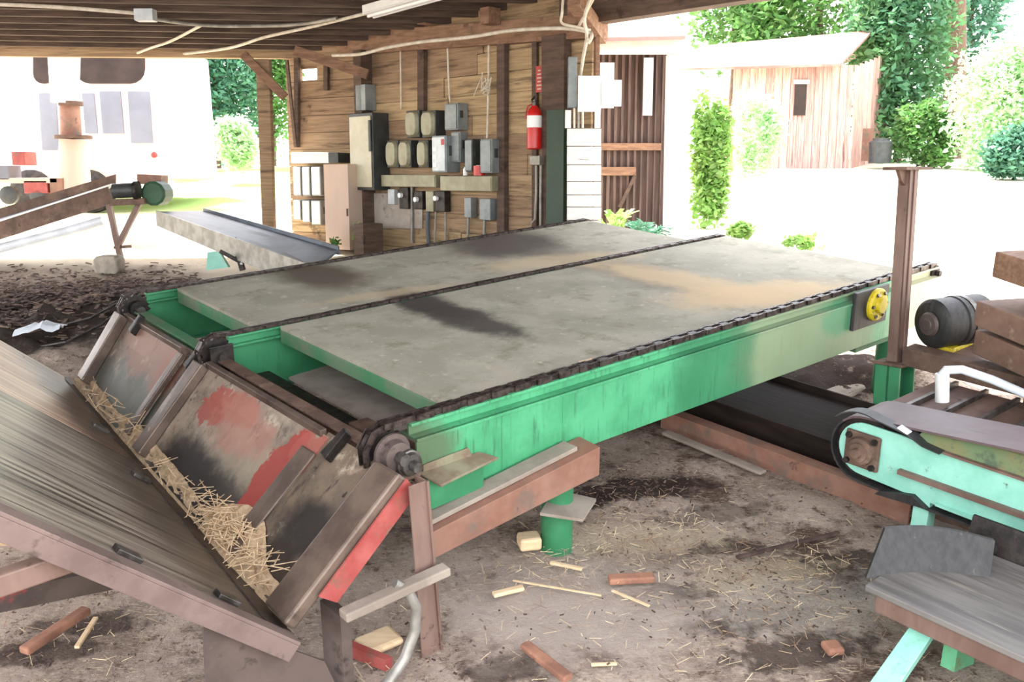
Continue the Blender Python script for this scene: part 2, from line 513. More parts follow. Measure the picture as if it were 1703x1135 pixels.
# =============================================================== TRANSFER DECK
NB = Lv(1330, 570, -.06)
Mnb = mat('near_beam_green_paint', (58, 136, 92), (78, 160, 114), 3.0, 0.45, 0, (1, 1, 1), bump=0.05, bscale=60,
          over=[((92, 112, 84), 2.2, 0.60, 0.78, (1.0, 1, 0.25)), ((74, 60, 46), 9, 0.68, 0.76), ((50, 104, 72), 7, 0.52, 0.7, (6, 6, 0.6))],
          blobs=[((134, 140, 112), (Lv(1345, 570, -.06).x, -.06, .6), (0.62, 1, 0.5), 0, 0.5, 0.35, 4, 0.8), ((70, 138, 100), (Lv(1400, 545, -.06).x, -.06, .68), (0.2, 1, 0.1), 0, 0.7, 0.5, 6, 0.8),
                 ((190, 180, 150), (4.05, -.06, .6), (0.42, 1, 0.5), 0, 0.5, 0.3, 5, 0.85), ((44, 104, 70), (Lv(1190, 620, -.06).x, -.06, .6), (0.32, 1, 0.5), 0, 0.4, 0.3, 5, 0.6),  # pale blob at the far beam end is sunlight painted over the green
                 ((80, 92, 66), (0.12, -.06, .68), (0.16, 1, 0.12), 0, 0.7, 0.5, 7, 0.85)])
deck = thing('transfer_deck', 'long green steel transfer deck with dusty grey top panels and three chain rails', 'transfer deck', DECK)
BEAMS = [(-0.06, 0.02, 4.22), (1.50, 1.57, 3.98), (2.60, 2.66, 3.66)]
stain = (60, 50, 44)
Mdeck = mat('dusty_deck_sheet', (140, 136, 120), (160, 154, 138), 3.0, 0.75, 0, bump=0.12, bscale=26,
            over=[((122, 118, 98), 5, 0.52, 0.7), ((180, 172, 156), 14, 0.57, 0.7), ((112, 124, 100), 2.2, 0.58, 0.74), ((110, 103, 90), 28, 0.6, 0.72), ((190, 182, 166), 40, 0.62, 0.72)],
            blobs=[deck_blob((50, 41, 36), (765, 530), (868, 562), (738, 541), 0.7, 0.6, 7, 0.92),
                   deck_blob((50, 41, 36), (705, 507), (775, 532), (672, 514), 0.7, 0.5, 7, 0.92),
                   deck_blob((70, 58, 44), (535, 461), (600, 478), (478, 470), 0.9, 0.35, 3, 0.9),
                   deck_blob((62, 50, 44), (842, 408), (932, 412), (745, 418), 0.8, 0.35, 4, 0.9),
                   deck_blob((92, 82, 70), (1030, 450), (1180, 490), (980, 452), 0.9, 0.5, 4, 0.6),
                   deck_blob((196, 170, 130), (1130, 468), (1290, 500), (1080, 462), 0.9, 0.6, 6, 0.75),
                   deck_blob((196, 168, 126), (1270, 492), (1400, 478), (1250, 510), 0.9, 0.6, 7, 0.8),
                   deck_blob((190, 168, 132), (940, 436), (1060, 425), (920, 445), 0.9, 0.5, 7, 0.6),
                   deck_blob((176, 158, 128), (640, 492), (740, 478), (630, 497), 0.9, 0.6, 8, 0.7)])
# top panels with a green lip
for (u0, u1, v0, v1) in ((0.33, 3.95, 0.045, 1.478), (0.235, 3.62, 1.562, 2.582)):
    b = MB()
    b.box((u0, v0, 0.780), (u1, v1, 0.799))
    pn = b.build('deck_panel', Mdeck, deck, DECK)
    for ua_, ub_ in ((u0 - 0.004, u0 + 0.04), (u1 - 0.04, u1), (u0 + 1.6, u0 + 1.7)):
        MB().box((ua_, v0, 0.712), (ub_, v1, 0.779)).build('panel_frame', M['green_dirty'], pn, DECK, bevel=0.004)
for k, (v0, v1, ue) in enumerate(BEAMS):
    us = 0.10 if k == 0 else 0.06
    b = MB()
    zb = 0.455 if k == 0 else 0.47
    if k == 0:
        b.box((us, v0, zb), (ue, v0 + 0.012, 0.745))            # web
        b.box((us, v0 - 0.006, 0.733), (ue, v1 + 0.03, 0.745))       # top flange
        b.box((us, v0 + 0.001, zb), (ue, v1 + 0.03, zb + 0.012))
        b.box((us, v1 - 0.03, 0.745), (ue, v1 - 0.018, 0.785))        # rail upstand
        b.box((us, v1 - 0.05, 0.785), (ue, v1 + 0.018, 0.797))
        for ub in (0.52, 0.86):
            b.box((ub, v0 - 0.0025, zb + 0.005), (ub + 0.006, v0, 0.73))
    else:
        b.box((us, v0 + 0.02, zb), (ue, v0 + 0.032, 0.745))
        b.box((us, v0 - 0.01, 0.733), (ue, v1 + 0.01, 0.745))
        b.box((us, v0 - 0.01, zb), (ue, v1 + 0.01, zb + 0.012))
        b.box((us, v0 + 0.01, 0.745), (ue, v0 + 0.022, 0.785))
        b.box((us, v0 - 0.004, 0.780), (ue, v0 + 0.044, 0.792))
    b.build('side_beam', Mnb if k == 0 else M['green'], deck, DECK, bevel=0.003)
    # rub rail under the chain, chain, sprockets
    vc = (v1 - 0.016) if k == 0 else v0 + 0.02
    R_, zc, uc = 0.095, 0.715, -0.005
    path = []
    n = 0
    L = ue - 0.05 - uc
    pitch = 0.062
    for i in range(int(L / pitch)):
        path.append((Vector((uc + L - i * pitch, vc, 0.811 if k == 0 else 0.802)), 0.0))
    a = PI / 2
    while a < PI / 2 + 2.6:
        path.append((Vector((uc + math.cos(a) * R_, vc, zc + math.sin(a) * R_)), a - PI / 2))
        a += pitch / R_
    b = MB()
    for i in range(len(path) - 1):
        p, q = path[i][0], path[i + 1][0]
        w = (0.016 if i % 2 else 0.023) * (1.0 if k == 0 else 0.75)
        d = (q - p).normalized()
        up = Vector((0, 1, 0)).cross(d).normalized()
        for s_ in (-1, 1):
            off = Vector((0, s_ * w, 0))
            b.bar(p + off - d * 0.01, q + off + d * 0.01, 0.007, 0.026 if k == 0 else 0.015, up)
        b.cyl(p + Vector((0, -0.02, 0)), p + Vector((0, 0.02, 0)), 0.011 if k == 0 else 0.007, 6)
        if i % 2 == 0:
            b.bar(p + d * .006, q - d * .006, 0.026, 0.022 if k == 0 else 0.013, up)
    b.build('chain', M['chain'], deck, DECK)
    b = MB()
    prof_n = 14
    pts = []
    for i in range(prof_n * 2):
        rr = 0.088 if i % 2 else 0.068
        pts.append((uc + math.cos(PI * i / prof_n) * rr, vc - 0.011, zc + math.sin(PI * i / prof_n) * rr))
    b.slab(pts, (0, 0.022, 0))
    b.cyl((uc, vc - 0.05, zc), (uc, vc + 0.05, zc), 0.045, 18)
    b.build('sprocket', M['black'], deck, DECK)
    if k == 1:   # head bearing left of each inner sprocket, dark collar
        b = MB().box((-0.06, vc - 0.07, 0.60), (0.06, vc - 0.055, 0.77)); b.build('bearing_plate', M['black'], deck, DECK, bevel=0.004)
    # idler at the tail
    b = MB().cyl((ue - 0.05, vc - 0.03, 0.76), (ue - 0.05, vc + 0.03, 0.76), 0.05, 18)
    b.cyl((ue - 0.05, vc - 0.06, 0.76), (ue - 0.05, vc + 0.06, 0.76), 0.018, 12)
    b.build('tail_idler', M['black'], deck, DECK)
# head shaft, big drum hub and the near flange bearing
for va_, vb_ in ((-0.14, 0.10), (1.42, 1.62), (2.52, 2.74)):
    MB().cyl((-0.005, va_, 0.715), (-0.005, vb_, 0.715), 0.024, 16).build('head_shaft', M['steel'], deck, DECK, smooth=True)
b = MB().lathe((-0.005, -0.045, 0.715), (-0.005, -0.2, 0.715), [(0, 0.078), (0.012, 0.078), (0.014, 0.06), (0.05, 0.055), (0.055, 0.036)])
b.build('drive_hub', M['dark_plate'], deck, DECK, smooth=True)
b = MB().lathe((0.03, -0.085, 0.685), (0.03, -0.2, 0.685), [(0, 0.052), (0.03, 0.052), (0.032, 0.046), (0.05, 0.042), (0.052, 0.022), (0.085, 0.020)])
bp_ = b.build('pillow_bearing', M['steel'], deck, DECK, smooth=True)
b = MB().box((-0.03, -0.085, 0.60), (0.10, -0.06, 0.70)); b.build('bearing_bracket', M['rust'], deck, DECK, bevel=0.004)
# bracket shelf on the near beam, below it a green gusset
b = MB()
b.slab([(0.10, -0.062, 0.60), (0.40, -0.062, 0.60), (0.445, -0.13, 0.585), (0.13, -0.17, 0.575)], (0, 0, 0.010))
b.slab([(0.12, -0.062, 0.605), (0.36, -0.062, 0.605), (0.34, -0.062, 0.645), (0.12, -0.062, 0.635)], (0, -0.01, 0))
b.build('angle_bracket', mat('dusty_bracket', (128, 124, 100), (110, 92, 74), 9, 0.8), deck, DECK, bevel=0.003)
b = MB().slab([(0.10, -0.115, 0.46), (0.38, -0.115, 0.475), (0.38, -0.115, 0.575), (0.10, -0.115, 0.59)], (0, 0.02, 0))
b.build('gusset_plate', M['green'], deck, DECK, bevel=0.003)
# cross angles in front of the panels (between the chain rails), pan below
b = MB()
b.bar((0.03, 1.63, 0.665), (0.03, 2.60, 0.665), 0.012, 0.07); b.bar((0.00, 1.63, 0.70), (0.00, 2.60, 0.70), 0.06, 0.012)
b.build('cross_angle', M['green_dirty'], deck, DECK, bevel=0.002)
b = MB()
b.bar((0.03, 0.03, 0.655), (0.03, 1.44, 0.655), 0.012, 0.08); b.bar((0.0, 0.03, 0.695), (0.0, 1.44, 0.695), 0.06, 0.012)
b.build('cross_angle', M['rust'], deck, DECK, bevel=0.002)
b = MB().slab([(0.36, 0.06, 0.50), (1.5, 0.06, 0.56), (1.5, 1.49, 0.56), (0.36, 1.49, 0.50)], (0, 0, 0.015))
b.build('dust_pan', M['dust_pan'], deck, DECK)
b = MB().box((0.20, 0.02, 0.47), (0.30, 0.62, 0.575)); b.build('cross_channel', M['rust'], deck, DECK, bevel=0.004)
b = MB().box((0.14, 0.62, 0.46), (0.26, 1.5, 0.57)); b.build('cross_channel', M['black'], deck, DECK, bevel=0.004)
for uc_ in (1.5, 3.2):
    b = MB().box((uc_, 0.0, 0.46), (uc_ + 0.07, 2.6, 0.62)); b.build('cross_channel', M['rust'], deck, DECK, bevel=0.004)
# pipe leg with its collar plate, and the further legs
def leg(u, v, r=0.068, m='green'):
    q = MB().cyl((u, v, -0.06), (u, v, 0.462), r, 26)
    return q.build('leg', M[m], deck, DECK, smooth=True)
lg = leg(0.865, -0.03, 0.072)
b = MB().slab([(0.70, -0.10, 0.235), (0.84, -0.22, 0.205), (1.02, -0.12, 0.205), (0.90, 0.03, 0.235)], (0, 0, 0.014)); b.build('collar_plate', M['dust_pan'], lg, DECK)
leg(2.3, 2.63); leg(3.5, 2.63); leg(0.6, 2.63); leg(3.75, 0.02); leg(3.6, 1.53)
b = MB().box((3.3, -0.02, 0.40), (3.9, 0.06, 0.455)); b.build('leg_cap', M['green_dirty'], deck, DECK, bevel=0.004)
# yellow take-up bearing with a black guard on the near beam
c = Lv(1457, 508, -0.10)
tk = MB().box((c.x - 0.20, -0.085, c.z - 0.125), (c.x + 0.16, -0.061, c.z + 0.10)).build('bearing_guard', M['rubber'], deck, DECK, bevel=0.004)
b = MB().lathe((c.x + 0.02, -0.062, c.z), (c.x + 0.02, -0.3, c.z), [(0, 0.098), (0.04, 0.098), (0.05, 0.088), (0.052, 0.05), (0.075, 0.045), (0.077, 0.018)])
yb = b.build('take_up_bearing', M['yellow'], deck, DECK, smooth=True)
b = MB()
for a in range(6):
    b.cyl((c.x + 0.02 + math.cos(a * PI / 3) * 0.078, -0.112, c.z + math.sin(a * PI / 3) * 0.07), (c.x + 0.02 + math.cos(a * PI / 3) * 0.078, -0.124, c.z + math.sin(a * PI / 3) * 0.078), 0.011, 6)
b.build('bolt_ring', M['steel'], yb, DECK)

# =============================================================== HOPPER (red and grey back plates) AND CHUTE
def Bt(v):                                # bottom line of the trough
    t = (v + 0.27) / 3.17
    return Vector((-0.557 + 0.216 * t, v, 0.30))
def Tp(v): return Vector((-0.075, v, 0.685))
def On(v, k, lift=0.0):                   # point on the sloping back, k = 0 at the bottom
    p = Bt(v).lerp(Tp(v), k)
    return p + HN * lift
HN = (Tp(1) - Bt(1)).cross(Vector((0, 1, 0))).normalized()
if HN.z < 0: HN = -HN
hop = thing('infeed_hopper', 'slanted scuffed steel hopper back with red paint patches along the deck front', 'hopper', DECK, (-0.3, 1.2, 0))
def hop_local(v, k): return tuple(On(v, k) - Vector((-0.3, 1.2, 0)))
def hop_blob(col, v, k, rv, rk, soft=0.5, rag=0.6, ns=7, st=1.0): return (col, hop_local(v, k), (rk, rv, rk), 0.0, soft, rag, ns, st)
hover = [((98, 86, 76), 4, 0.48, 0.68), ((190, 174, 152), 7, 0.54, 0.68), ((60, 53, 48), 5, 0.56, 0.68, (1, 3, 1)), ((150, 106, 92), 9, 0.62, 0.72), ((52, 46, 42), 16, 0.62, 0.7)]
Mnear = mat('scuffed_plate', (164, 148, 130), (140, 124, 108), 3, 0.6, 0.1, bump=0.1, over=hover,
            blobs=[hop_blob((50, 46, 43), 0.72, 0.2, 0.62, 0.2, 0.8, 0.9, 7, 0.9), hop_blob((44, 40, 38), 1.05, 0.10, 0.35, 0.16, 0.7, 0.7, 6, 0.9), hop_blob((176, 162, 140), 0.62, 0.55, 0.4, 0.1, 0.9, 0.9, 8, 0.6),
                   hop_blob((158, 62, 54), 0.47, 0.62, 0.09, 0.22, 0.2, 1.1, 11, 0.95), hop_blob((166, 84, 72), 0.36, 0.84, 0.10, 0.10, 0.2, 1.1, 11, 0.8),
                   hop_blob((160, 74, 62), 1.16, 0.72, 0.13, 0.10, 0.2, 1.1, 11, 0.9), hop_blob((166, 96, 80), 0.98, 0.84, 0.16, 0.08, 0.4, 0.9, 12, 0.8),
                   hop_blob((176, 120, 104), 0.85, 0.7, 0.25, 0.12, 0.6, 0.9, 12, 0.6)])
Mfar = mat('scuffed_far_plate', (142, 128, 112), (120, 108, 96), 3, 0.6, 0.1, bump=0.1, over=hover,
           blobs=[hop_blob((96, 100, 90), 2.1, 0.2, 0.5, 0.2, 0.8, 0.6, 5, 0.8), hop_blob((160, 100, 82), 1.8, 0.75, 0.1, 0.14, 0.6, 0.9, 10, 0.7),
                  hop_blob((160, 116, 98), 2.1, 0.85, 0.3, 0.15, 0.6, 0.8, 8, 0.6)])
Mend = mat('dark_scuffed_plate', (130, 112, 94), (104, 92, 80), 4, 0.55, 0.15, bump=0.1, over=hover,
           blobs=[hop_blob((40, 36, 34), 0.06, 0.42, 0.16, 0.13, 0.6, 0.5, 7, 0.9), hop_blob((52, 44, 40), 0.1, 0.15, 0.2, 0.12, 0.7, 0.5, 7, 0.8)])
def plate(v0, v1, k0, k1, m, lift=0.0, th=0.012, name='back_plate'):
    q = MB()
    a = [On(v0, k0, lift), On(v0, k1, lift), On(v1, k1, lift), On(v1, k0, lift)]
    q.slab(a, -HN * th)
    return q.build(name, m, hop, DECK)
plate(1.73, 2.58, 0.0, 1.0, Mfar)
plate(0.30, 1.50, 0.0, 1.0, Mnear)
plate(-0.05, 0.33, 0.0, 1.03, Mend, -0.006)
plate(1.48, 1.75, 0.0, 0.98, Mfar, -0.03)
Mrib = mat('brown_rib_steel', (92, 77, 68), (122, 105, 93), 5, 0.45, 0.35, bump=0.08, over=[((70, 58, 50), 7, 0.58, 0.72)])
def rib(v0, v1, k0, k1, h, name='rib'):
    q = MB()
    q.slab([On(v0, k0, 0), On(v0, k1, 0), On(v1, k1, 0), On(v1, k0, 0)], HN * h)
    return q.build(name, Mrib, hop, DECK, bevel=0.006)
rib(1.42, 1.52, 0.02, 0.97, 0.05)
rib(1.70, 1.76, 0.05, 0.97, 0.025)
rib(2.52, 2.62, 0.10, 0.98, 0.06)
rib(0.29, 0.40, 0.02, 0.86, 0.012)
# near end channel: broad brown face, red outer flange
q = MB()
q.slab([On(-0.27, 0.0, 0.0), On(-0.245, 1.02, 0.0), On(-0.09, 1.02, 0.0), On(-0.10, 0.0, 0.0)], HN * 0.055)
ec = q.build('end_channel', Mrib, hop, DECK, bevel=0.01)
q = MB().slab([On(-0.275, 0.22, 0.02), On(-0.25, 1.02, 0.02), On(-0.25, 1.0, -0.06), On(-0.275, 0.24, -0.06)], (0, -0.008, 0))
q.build('red_flange', M['red'], ec, DECK)
# top angle along the hopper and hinge lugs
q = MB().bar((-0.075, 1.75, 0.69), (-0.075, 2.58, 0.69), 0.03, 0.03); q.build('top_rail', Mrib, hop, DECK, bevel=0.003)
q = MB().bar((-0.075, 0.34, 0.69), (-0.075, 1.45, 0.69), 0.03, 0.03); q.build('top_rail', Mrib, hop, DECK, bevel=0.003)
for vv in (2.33, 1.55, 0.18):
    q = MB().slab([On(vv, 0.86, 0.0), On(vv, 1.08, 0.0), On(vv + 0.03, 1.1, 0.0), On(vv + 0.05, 0.88, 0.0)], HN * 0.04); q.build('chain_guide', M['black'], hop, DECK, bevel=0.004)
# near support post (angle iron) with a wooden strip and the gooseneck cable
q = MB()
q.slab([(-0.10, -0.30, 0.70), (-0.02, -0.30, 0.70), (0.025, -0.30, -0.05), (-0.065, -0.30, -0.05)], (0, 0.008, 0))
q.slab([(-0.02, -0.31, 0.70), (-0.02, -0.23, 0.70), (0.025, -0.23, -0.05), (0.025, -0.31, -0.05)], (-0.010, 0, 0))
q.build('support_post', M['rust_post'], hop, DECK, bevel=0.002)
q = MB().slab([(-0.30, -0.10, 0.0), (-0.23, -0.30, 0.0), (-0.20, -0.30, 0.0), (-0.27, -0.09, 0.0)], (0, 0, 0.05)); q.build('foot_rail', M['red'], hop, DECK)
q = MB().bar((-0.415, -0.345, 0.335), (0.015, -0.355, 0.355), 0.055, 0.035)
q.build('strip', M['dust_pan'], hop, DECK, bevel=0.006)
tag(MB().tube([(-0.20, -0.335, 0.37), (-0.155, -0.35, 0.33), (-0.128, -0.36, 0.26), (-0.135, -0.36, 0.165), (-0.19, -0.37, 0.075), (-0.27, -0.38, 0.02), (-0.36, -0.4, 0.015)], 0.020, 10).build('hose', M['conduit'], None, DECK, base=(-0.1, -0.4, 0), smooth=True),
    'grey bent hose drooping to the floor beside the hopper post', 'hose')

# chute (left board) : slopes down towards the hopper
chute = thing('slope_chute', 'broad dark slanting board chute with steel edge angle at the lower left', 'chute', DECK, (-0.9, 0.8, 0))
def Cn(v, s):
    """point on the chute: s metres up its slope"""
    return Bt(v) + Vector((0.0, 0, -0.03)) + CD * s
CD = Vector((-0.873, 0, 0.822)).normalized()
CNN = Vector((0.822, 0, 0.873)).normalized()
Mplank = mat('worn_chute_planks', (156, 146, 130), (104, 95, 86), 2.2, 0.36, 0.1, (0.45, 9, 0.45), bump=0.08,
             over=[((50, 43, 39), 2.2, 0.5, 0.62, (0.35, 9, 0.35)), ((190, 180, 160), 3, 0.58, 0.72, (0.4, 14, 0.4))],
             blobs=[((58, 50, 45), tuple(Bt(0.2) + CD * .12 - Vector((-0.9, 0.8, 0))), (.28, 1.2, .28), 0, 0.9, 0.6, 4, 0.7)])
Mplank2 = mat('reddish_sky_sheen_planks', (206, 182, 154), (160, 132, 112), 2.2, 0.4, 0.05, (0.45, 9, 0.45), bump=0.08,  # far boards lighter than the near ones: sky sheen put into the colour
              over=[((164, 116, 98), 2, 0.52, 0.68, (0.5, 6, 0.5)), ((92, 76, 66), 2.4, 0.56, 0.7, (0.5, 7, 0.5))],
              blobs=[((76, 64, 56), tuple(Bt(1.8) + CD * .12 - Vector((-0.9, 0.8, 0))), (.22, 1.2, .22), 0, 0.9, 0.6, 4, 0.8)])
SMAX = 1.9
widths = [(-0.28, 0.62, 0, Mplank), (0.63, 1.42, 0, Mplank), (1.43, 2.12, 1, Mplank2), (2.13, 2.93, 1, Mplank2)]
for (v0, v1, k, m) in widths:
    q = MB().slab([Cn(v0, 0.0), Cn(v0, SMAX), Cn(v1, SMAX), Cn(v1, 0.0)], CNN * -0.03)
    q.build('chute_board', m, chute, DECK, bevel=0.004)
q = MB()
q.slab([Cn(-0.335, 0.02), Cn(-0.335, SMAX), Cn(-0.26, SMAX), Cn(-0.26, 0.02)], CNN * 0.012)
q.slab([Cn(-0.335, 0.02), Cn(-0.335, SMAX), Cn(-0.325, SMAX), Cn(-0.325, 0.02)], CNN * -0.06)
q.build('edge_angle', mat('mauve_brown_angle', (104, 86, 82), (124, 106, 100), 5, 0.5, 0.2, over=[((78, 64, 60), 7, 0.56, 0.7)]), chute, DECK, bevel=0.002)
q = MB().slab([Cn(-0.25, -0.0)] + [Cn(2.9 * k / 24 , 0.0) for k in range(1, 25)] + [Cn(2.9 * k / 24, 0.055 + 0.03 * noise.noise(Vector((k * .9, 1, 1))) + 0.05 * (1 - k / 24)) for k in range(24, 0, -1)] + [Cn(-0.25, 0.12)], CNN * 0.006)
q.build('toe_strip', mat('dark_brown_toe', (56, 46, 40), (82, 68, 58), 9, 0.55, 0.1, bump=.2), chute, DECK)
for vv, ss in ((1.75, 0.10), (1.05, 0.11), (-0.2, 0.22), (-0.21, 0.62)):
    q = MB().slab([Cn(vv, ss), Cn(vv, ss + 0.09), Cn(vv + 0.05, ss + 0.09), Cn(vv + 0.05, ss)], CNN * 0.016); q.build('clip', M['steel'], chute, DECK, bevel=0.003)
# leg plate, brace tube, lower cross rail
q = MB().slab([(-0.87, -0.30, 0.50), (-0.47, -0.30, 0.155), (-0.40, -0.30, -0.06), (-0.90, -0.30, -0.06)], (0, 0.012, 0)); q.build('leg_plate', M['dark_plate'], chute, DECK)
q = MB().slab([(-0.40, -0.30, 0.30), (-0.36, -0.30, 0.30), (-0.36, -0.30, -0.05), (-0.40, -0.30, -0.05)], (0, 0.14, 0)); q.build('end_plate', M['dark_plate'], chute, DECK)
q = MB().bar((-2.0, -0.27, 0.80), (-1.16, -0.27, 0.82), 0.05, 0.065); q.build('brace', M['rust_post'], chute, DECK, bevel=0.006)
q = MB().bar((-2.1, 0.1, 0.69), (-0.86, 0.1, 0.49), 0.05, 0.075); q.build('lower_rail', mat('dark_rail_with_red_paint', (56, 46, 42), (76, 64, 58), 6, 0.7, over=[((150, 48, 46), 2.4, 0.50, 0.58)]), chute, DECK, bevel=0.004)
q = MB().slab([Cn(-0.25, 0.95) + CNN * -.05, Cn(-0.25, 1.75) + CNN * -.05, Cn(-0.25, 1.75) + CNN * -.16, Cn(-0.25, 1.08) + CNN * -.12], (0, 0.02, 0)); q.build('filler_board', M['old_board'], chute, DECK)
for (uu, vv, hh) in ((-1.85, -0.2, 1.35), (-1.85, 2.8, 1.35), (-0.62, 2.8, 0.5)):
    q = MB().box((uu - 0.03, vv - 0.03, -0.06), (uu + 0.03, vv + 0.03, hh)); q.build('leg', M['rust_post'], chute, DECK)

# sawdust heap lying in the trough
q = MB()
NV, NK = 90, 14
for i in range(NV + 1):
    v = -0.22 + 3.0 * i / NV
    base = Bt(v)
    wob = 0.5 + 0.5 * noise.noise(Vector((v * 2.1, 0.7, 0)))
    hh = 0.025 + 0.04 * wob + (0.075 if 0.1 < v < 0.7 else 0.0) * math.sin((v - 0.1) / 0.6 * PI) + 0.02 * math.exp(-((v - 1.6) / 0.3) ** 2)
    hh *= min(1, (v + 0.24) / 0.12) if v < -0.1 else 1
    p_l = base + Vector((0, 0, -0.028)) + CD * (hh * 0.28) + CNN * 0.001
    p_r = On(v, 0, 0) + (Tp(v) - Bt(v)).normalized() * (hh * 1.6) + HN * 0.002
    for j in range(NK + 1):
        t = j / NK
        p = p_l.lerp(p_r, t)
        bump_ = math.sin(t * PI) * (0.006 + 0.02 * noise.fractal(Vector((v * 11, t * 4, 2)), 1, 2, 4))
        q.v.append(p + Vector((0, 0, bump_)) + Vector((noise.noise(Vector((v * 17, t * 5, 9))) * 0.012, noise.noise(Vector((v * 23, t * 5, 3))) * 0.02, 0)))
for i in range(NV):
    for j in range(NK):
        a = i * (NK + 1) + j
        q.f.append((a, a + 1, a + NK + 2, a + NK + 1))
tag(q.build('sawdust', M['sawdust'], None, DECK, base=(-0.4, 1.2, 0.3), smooth=True), 'pale sawdust and shavings heaped along the trough bottom', 'sawdust', kind='stuff')
q = MB()
for i in range(260):
    v = random.gauss(0.38, 0.22) if i < 190 else random.uniform(-0.1, 2.6)
    k = random.uniform(0.02, 0.24)
    p = On(v, k, 0.03 + random.random() * 0.02)
    d = Vector((random.uniform(-1, 1), random.uniform(-1, 1), random.uniform(-.3, .5))).normalized() * random.uniform(0.02, 0.06)
    q.bar(p - d, p + d, 0.003, 0.002)
tag(q.build('shavings', M['stick'], None, DECK, base=(-0.4, 0.4, 0.3)), 'thin pale wood shavings sticking out of the sawdust in the trough', 'shavings', kind='stuff')

# rusty beam leaning beside the deck
q = MB()
q.slab([(0.045, -0.20, 0.305), (0.955, -0.20, 0.385), (0.955, -0.20, 0.515), (0.045, -0.20, 0.415)], (0, 0.012, 0))
q.slab([(0.045, -0.20, 0.408), (0.955, -0.20, 0.508), (0.955, -0.07, 0.515), (0.045, -0.07, 0.42)], (0, 0, 0.01))
tag(q.build('channel_iron', M['rust_red'], None, DECK, base=(0.5, -0.15, 0.3), bevel=0.003), 'reddish rusty channel iron propped along the near side of the green deck', 'steel beam')
q = MB().bar((0.04, -0.125, 0.435), (0.86, -0.115, 0.522), 0.085, 0.02); tag(q.build('plank', M['dust_pan'], None, DECK, base=(0.4, -0.12, 0.43), bevel=0.003), 'dusty narrow plank lying on the rusty channel iron', 'plank')

# =============================================================== RIGHT MACHINERY
# floor conveyor running under the deck
fc = thing('floor_conveyor', 'low dark belt conveyor running across the floor under the green deck', 'conveyor', DECK, (2.75, 0.8, 0))
q = MB().box((2.50, -0.70, 0.14), (3.10, 2.3, 0.155)); q.build('belt', M['belt_black'], fc, DECK)
q = MB().slab([(2.44, -0.72, 0.20), (2.44, 2.3, 0.20), (2.50, 2.3, 0.0), (2.50, -0.72, 0.0)], (0.012, 0, 0)); q.build('side_skirt', M['belt_black'], fc, DECK)
q = MB().slab([(3.12, -0.72, 0.19), (3.12, 2.3, 0.19), (3.10, 2.3, 0.0), (3.10, -0.72, 0.0)], (0.012, 0, 0)); q.build('side_skirt', M['belt_black'], fc, DECK)
for vv in (-0.5, 0.4, 1.3, 2.2):
    q = MB().box((2.5, vv, -0.06), (3.1, vv + 0.05, 0.138)); q.build('cross_support', M['black'], fc, DECK)
q = MB()
q.box((2.285, -0.95, -0.02), (2.30, 0.60, 0.105)); q.box((2.30, -0.95, 0.093), (2.37, 0.60, 0.105)); q.box((2.30, -0.95, -0.02), (2.37, 0.60, -0.008))
tag(q.build('channel_rail', M['rust_red'], None, DECK, base=(2.3, 0, 0), bevel=0.002), 'rusty channel rail lying on the floor beside the dark floor belt', 'rail')

# mint conveyor
mc = thing('mint_conveyor', 'mint green belt conveyor with a round bearing end and brown belt at the right', 'conveyor', DECK, (2.2, -1.4, 0))
U0, U1 = 2.0, 2.26
vC, zC = -0.838, 0.402
def side_profile(grow):
    pts = []
    for i in range(15):
        a = PI / 2 - PI * i / 14
        pts.append((vC + math.cos(a) * (0.125 + grow), zC + 0.02 + math.sin(a) * (0.125 + grow)))
    pts += [(-1.10, 0.285 - grow), (-3.3, 0.22 - grow), (-3.3, 0.50), (-1.55, 0.515), (-1.2, 0.53), (-1.0, 0.545)]
    return pts
for uu in (U0, U1):
    q = MB().slab([(uu, a, z) for a, z in side_profile(0)], (0.012, 0, 0)); sp = q.build('side_plate', M['mint'], mc, DECK, bevel=0.003)
    if uu == U0:
        fl = MB()
        fl.slab([(uu - 0.02, -1.2, 0.53), (uu - 0.02, -3.3, 0.497), (uu - 0.02, -3.3, 0.507), (uu - 0.02, -1.2, 0.54)], (0.02, 0, 0))
        fl.slab([(uu - 0.028, -1.02, 0.395), (uu - 0.028, -3.3, 0.38), (uu - 0.028, -3.3, 0.36), (uu - 0.028, -1.02, 0.375)], (0.028, 0, 0))
        fl.build('slot_rail', M['rust_post'], sp, DECK)
        fl = MB().slab([(uu - 0.02, -1.2, 0.30), (uu - 0.02, -3.3, 0.262), (uu - 0.02, -3.3, 0.25), (uu - 0.02, -1.2, 0.288)], (0.02, 0, 0)); fl.build('lower_lip', M['mint'], sp, DECK)
        bb = MB()
        # square flange bearing
        w = 0.085
        bb.slab([(uu - 0.001, vC - w, zC - w + .02), (uu - 0.001, vC + w, zC - w + .02), (uu - 0.001, vC + w, zC + w + .02), (uu - 0.001, vC - w, zC + w + .02)], (-0.02, 0, 0))
        fb = bb.build('flange_bearing', M['rust'], sp, DECK, bevel=0.012)
